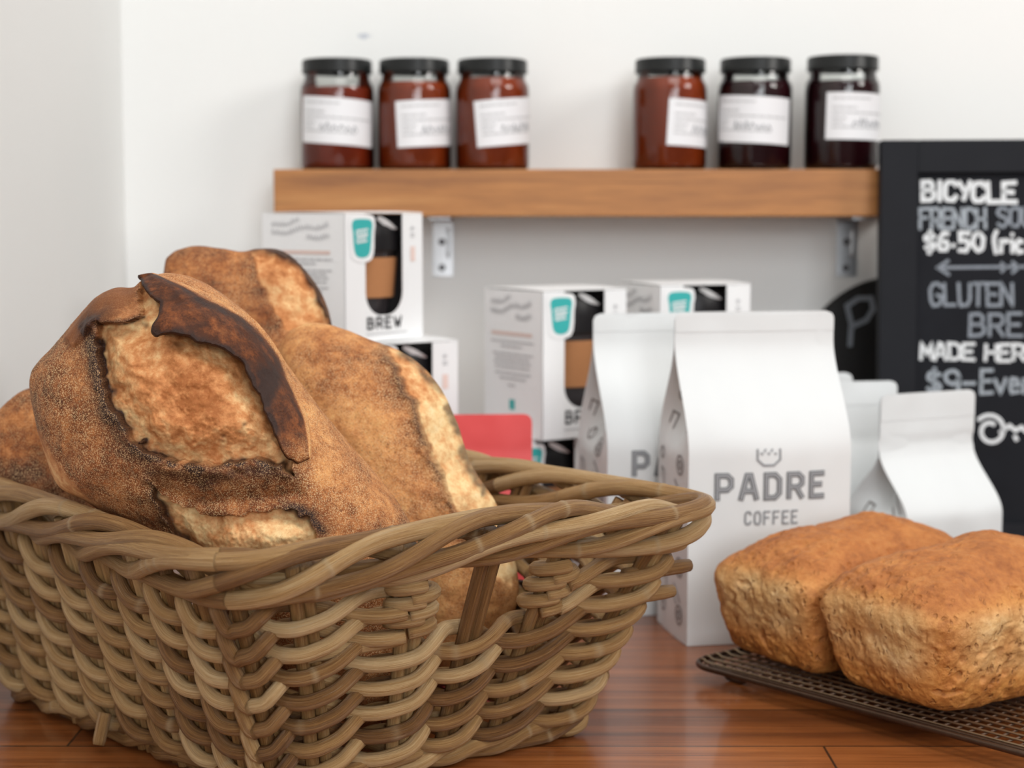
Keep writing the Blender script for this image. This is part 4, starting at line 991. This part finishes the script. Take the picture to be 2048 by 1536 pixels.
def feat_right(PX, X, fr, R):
    J = jag(PX, 11, .05, 12)
    cutP = [(770, 680), (850, 732), (895, 790), (922, 860), (942, 930), (990, 998), (1040, 1140), (1030, 1170), (1000, 1140), (955, 1045), (912, 968), (884, 890), (856, 812), (812, 738)]
    s1 = sdf(J, cutP); cut = sstep(-2, 3, s1) * fr
    lip = seg_dist(J, [(775, 682), (812, 736), (856, 811), (884, 889), (912, 967), (955, 1044), (1000, 1138)]); edge = seg_dist(J, [(800, 700), (850, 735), (893, 793), (918, 862), (936, 930), (975, 985)])
    so = sstep(4, -4, s1)
    char = np.maximum(.55 * np.exp(-(lip / 10) ** 2) * so, .7 * np.exp(-(edge / 6) ** 2)); nz = fbm(np.column_stack([PX, np.zeros(len(PX))]), .03, 3, 61)
    char = np.clip(char + .3 * np.exp(-(lip / 30) ** 2) * so * (nz > .05), 0, 1)
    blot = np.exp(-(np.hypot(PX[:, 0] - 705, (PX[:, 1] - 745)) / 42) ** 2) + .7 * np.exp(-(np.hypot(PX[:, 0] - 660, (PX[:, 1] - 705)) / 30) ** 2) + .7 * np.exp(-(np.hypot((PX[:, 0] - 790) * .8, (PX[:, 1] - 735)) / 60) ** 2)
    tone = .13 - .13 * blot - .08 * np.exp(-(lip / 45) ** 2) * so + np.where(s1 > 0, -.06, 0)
    q = np.column_stack([PX, np.zeros(len(PX))])
    dh = np.where(s1 > 0, -.005 + .005 * fbm(q, .03, 3, 63), 0) + .0045 * np.exp(-(lip / 16) ** 2) * so + .003 * np.exp(-(edge / 8) ** 2)
    flour = np.clip(.55 + .7 * nz + .4 * np.exp(-(lip / 50) ** 2), .15, 1) * (1 - cut)
    return {'cut': cut, 'char': char, 'flour': flour, 'tone': tone}, dh
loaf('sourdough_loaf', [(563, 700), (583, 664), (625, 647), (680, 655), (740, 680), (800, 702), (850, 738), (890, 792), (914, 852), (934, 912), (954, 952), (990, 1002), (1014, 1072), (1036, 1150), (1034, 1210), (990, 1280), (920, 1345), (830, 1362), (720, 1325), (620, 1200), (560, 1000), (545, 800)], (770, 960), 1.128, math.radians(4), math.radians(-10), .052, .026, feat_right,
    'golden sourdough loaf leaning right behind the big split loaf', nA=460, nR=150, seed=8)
def feat_back(PX, X, fr, R):
    J = jag(PX, 10, .05, 72)
    cutP = [(503, 503), (545, 500), (592, 524), (632, 574), (656, 635), (664, 700), (640, 690), (575, 660), (540, 600), (518, 545)]
    s1 = sdf(J, cutP); cut = sstep(-3, 4, s1) * fr; edge = seg_dist(J, [(515, 499), (560, 502), (598, 526), (636, 576), (659, 636), (667, 700)])
    nz = fbm(np.column_stack([PX, np.zeros(len(PX))]), .03, 3, 75)
    char = .95 * np.exp(-(edge / 10) ** 2) + .25 * np.exp(-(np.hypot(PX[:, 0] - 525, PX[:, 1] - 590) / 40) ** 2)
    tone = -.06 + np.where(s1 > 0, .01, 0) - .03 * nz
    q = np.column_stack([PX, np.zeros(len(PX))])
    dh = np.where(s1 > 0, -.004 + .004 * fbm(q, .03, 3, 77), 0) + .005 * np.exp(-(edge / 9) ** 2)
    return {'cut': cut, 'char': np.clip(char, 0, 1), 'flour': np.clip(.5 + .6 * nz, .1, 1) * (1 - cut), 'tone': tone}, dh
loaf('sourdough_loaf', [(328, 540), (342, 508), (378, 494), (430, 495), (480, 502), (520, 497), (560, 500), (600, 527), (640, 577), (662, 635), (672, 720), (672, 900), (640, 1120), (560, 1270), (470, 1290), (400, 1150), (350, 900), (326, 680)], (500, 800), 1.212, math.radians(3), math.radians(6), .040, .026, feat_back,
    'dark crusted sourdough loaf at the back, rising highest above the basket', nA=380, nR=120, seed=15)
def feat_left(PX, X, fr, R):
    nz = fbm(np.column_stack([PX, np.zeros(len(PX))]), .03, 3, 85); z = np.zeros(len(PX))
    return {'cut': z, 'char': .5 * sstep(820, 960, PX[:, 1]) * np.clip(.5 + nz, 0, 1), 'flour': np.clip(.5 + .6 * nz, .1, 1), 'tone': -.02 - .05 * nz - .05 * sstep(850, 950, PX[:, 1])}, z
loaf('sourdough_loaf', [(-24, 872), (-4, 824), (32, 788), (72, 773), (120, 778), (170, 810), (205, 880), (215, 1000), (200, 1150), (150, 1260), (90, 1260), (36, 1160), (-6, 1040), (-26, 945)], (90, 1000), 1.118, math.radians(3), math.radians(-8), .027, .024, feat_left,
    'sourdough loaf at the far left, partly hidden by the big split loaf', nA=320, nR=100, seed=19)

# ------------------------------------------------------------------ wire rack with the two pan loaves
RZ = .0128
K = atz(1371, 1326, RZ); e1 = np.array([.668, -.744]); e2 = np.array([.775, .632]); e1 /= np.linalg.norm(e1); e2 /= np.linalg.norm(e2)
L1, L2 = .36, .42; K2 = np.array([K.x, K.y])
rk = thing('cooling_rack', (*(K2 + e1 * L1 / 2 + e2 * L2 / 2), 0), 'dark bronze wire cooling rack under the two brown loaves', 'rack')
def rp(a, b, z): return np.array([*(K2 + e1 * a + e2 * b), z])
def rounded(a0, a1, b0, b1, r, z, n=8):
    pts = []
    for (ca, cb_, s) in ((a1 - r, b0 + r, -90), (a1 - r, b1 - r, 0), (a0 + r, b1 - r, 90), (a0 + r, b0 + r, 180)):
        for k in range(n + 1):
            t = math.radians(s + 90 * k / n); pts.append((ca + r * math.cos(t), cb_ + r * math.sin(t)))
    out = []
    for k in range(len(pts)):
        p, q = np.array(pts[k]), np.array(pts[(k + 1) % len(pts)]); m = max(1, int(np.linalg.norm(q - p) / .03)); out += [p + (q - p) * j / m for j in range(m)]
    return np.array([rp(a, b, z) for a, b in out])
V, Fs, _ = tube(rounded(0, L1, 0, L2, .022, RZ), .0021, 10, True); fr_ = link('rim_wire', V, Fs, M['wire'], rk)
V, Fs, _ = tube(rounded(.0068, L1 - .0068, .0068, L2 - .0068, .017, RZ), .0013, 8, True); link('rim_wire', V, Fs, M['wire'], rk)
def wire(P, r, m=M['wire']):
    V, Fs, _ = tube(np.array(P), r, 6); link('cross_wire', V, Fs, m, rk)
def span(x, Lx, r=.022):          # keep the ends inside the rounded corner
    d = min(x, Lx - x); return 0 if d > r else r - math.sqrt(max(0, r * r - (r - d) ** 2))
nb = 44
for k in range(1, nb):
    b = L2 * k / nb; s = span(b, L2); m = M['wire_bright']
    wire([rp(s - .0018, b + .0012, RZ + .0004), rp(s + .0016, b + .001, RZ + .0026), rp(s + .005, b, RZ + .0026), rp(s + .009, b, RZ + .0010), rp(L1 / 2, b, RZ + .0010), rp(L1 - s - .008, b, RZ + .0010), rp(L1 - s - .0016, b, RZ + .0024), rp(L1 - s + .0016, b, RZ + .0004)], .00095, m)
na = 40
for k in range(1, na):
    a = L1 * k / na; s = span(a, L1); wire([rp(a, s, RZ - .0006), rp(a, L2 / 2, RZ - .0006), rp(a, L2 - s, RZ - .0006)], .00085)
for a, b in ((.028, .022), (L1 - .028, .022), (.028, L2 - .022), (L1 - .028, L2 - .022)):
    P = [rp(a - .012, b, RZ - .001), rp(a - .011, b, RZ - .006), rp(a - .006, b, .0022), rp(a + .006, b, .0022), rp(a + .011, b, RZ - .006), rp(a + .012, b, RZ - .001)]
    V, Fs, _ = tube(catmull(P, 6), .0019, 8); link('foot', V, Fs, M['wire'], rk)

def pan_loaf(P0, W_, L_, H_, label, seed, z0):
    e = np.array([-.560, .829]); l = np.array([.829, .560]); ctr = np.array(P0) + e * W_ / 2 + l * L_ / 2
    t = thing('pan_loaf', (*ctr, z0), label, 'bread', 'brown pan loaves on the rack')
    n = 150; g = np.linspace(-1, 1, n + 1); A, B = np.meshgrid(g, g, indexing='ij'); A = A.ravel(); B = B.ravel(); one = np.ones_like(A)
    faces_pts = [np.column_stack(c) for c in ((one, A, B), (-one, B, A), (B, one, A), (A, -one, B), (A, B, one), (B, A, -one))]
    V = np.vstack(faces_pts); Fs = []; m = (n + 1) ** 2
    for f in range(6):
        o = f * m
        for i in range(n):
            r0 = o + i * (n + 1); Fs += [(r0 + j, r0 + n + 1 + j, r0 + n + 2 + j, r0 + j + 1) for j in range(n)]
    Vr = np.round(V, 6); _, ui, inv = np.unique(Vr, axis=0, return_index=True, return_inverse=True); inv = inv.ravel(); V = V[ui]; Fs = [tuple(int(inv[x]) for x in f) for f in Fs]
    up = V[:, 2] > 0; k = np.where(up, 3.6, 7.0)
    # blend of norms keeps the seam at mid height smooth
    kk = 5.5 + (3.3 - 5.5) * sstep(-.45, .7, V[:, 2])
    hz = (np.abs(V[:, 0]) ** 7 + np.abs(V[:, 1]) ** 7) ** (1 / 7.0); nr = (hz ** kk + np.abs(V[:, 2]) ** kk) ** (1 / kk); U = V / nr[:, None]
    x, y, z = U.T; h = (z + 1) / 2
    tap = .915 + .085 * sstep(0, .55, h) + .045 * np.exp(-((h - .62) / .13) ** 2)
    lx = x * L_ / 2 * (1 + (tap - 1) * .8); wy = y * W_ / 2 * tap
    dome = .013 * (1 - .6 * x ** 2) * (1 - y ** 2) * sstep(.4, 1, h)
    zz = z0 + H_ * h - .012 * sstep(.6, 1, h) + dome
    Pw = np.column_stack([ctr[0] + l[0] * lx + e[0] * wy, ctr[1] + l[1] * lx + e[1] * wy, zz])
    nrm = np.column_stack([l[0] * x ** 3 + e[0] * y ** 3, l[1] * x ** 3 + e[1] * y ** 3, z ** 3]); nrm /= np.linalg.norm(nrm, axis=1)[:, None] + 1e-9
    d = fbm(Pw, 18, 3, seed) * .005 + fbm(Pw, 60, 3, seed + 3) * .0024 + fbm(Pw, 190, 3, seed + 5) * .0011
    pv = vnoise(Pw * 170, seed + 8); d = d - .0022 * sstep(.45, .8, pv) * (1 - .5 * sstep(.6, .8, h))
    d = d * sstep(-.02, .1, h); Pw = Pw + nrm * d[:, None]; Pw[:, 2] = np.maximum(Pw[:, 2], z0)
    side = sstep(.80, .60, h) * sstep(.18, .48, h) * (1 - .9 * sstep(.5, .93, np.minimum(np.abs(x), np.abs(y)))); nz = fbm(Pw, 30, 3, seed + 20); edge = np.maximum(np.abs(x) ** 4 * np.abs(y) ** 4, 0)
    pale = np.clip(side * (1.05 + 1.1 * nz) - .7 * sstep(.35, .9, edge), 0, 1); pale = np.where(y < -.8, np.clip(pale + .25 * sstep(.4, .6, h) * side, 0, 1), pale)
    topm = sstep(.66, .88, h + .12 * nz)
    up_face = np.array([h[f[0]] for f in Fs]) > .66
    def sub(nm, sel):
        used = np.zeros(len(Pw), bool); ff = [Fs[i] for i in np.nonzero(sel)[0]]
        used[np.array([q for f in ff for q in f])] = True; mp = np.cumsum(used) - 1
        return link(nm, Pw[used], [tuple(int(mp[q]) for q in f) for f in ff], M['tin'], t, True, {'pale': pale[used], 'top': topm[used]})
    sub('loaf_sides', ~up_face); sub('domed_top', up_face)
P0 = atz(1876, 1462, RZ + .0025)
pan_loaf((P0.x, P0.y), .111, .20, .100, 'brown pan loaf nearest the camera on the wire rack, cut off by frame', 4, RZ + .0022)
P1 = np.array([P0.x, P0.y]) + np.array([-.560, .829]) * .1125
pan_loaf(P1, .108, .185, .0965, 'brown pan loaf behind, next to the tall lettered bag on the wire rack', 31, RZ + .0022)
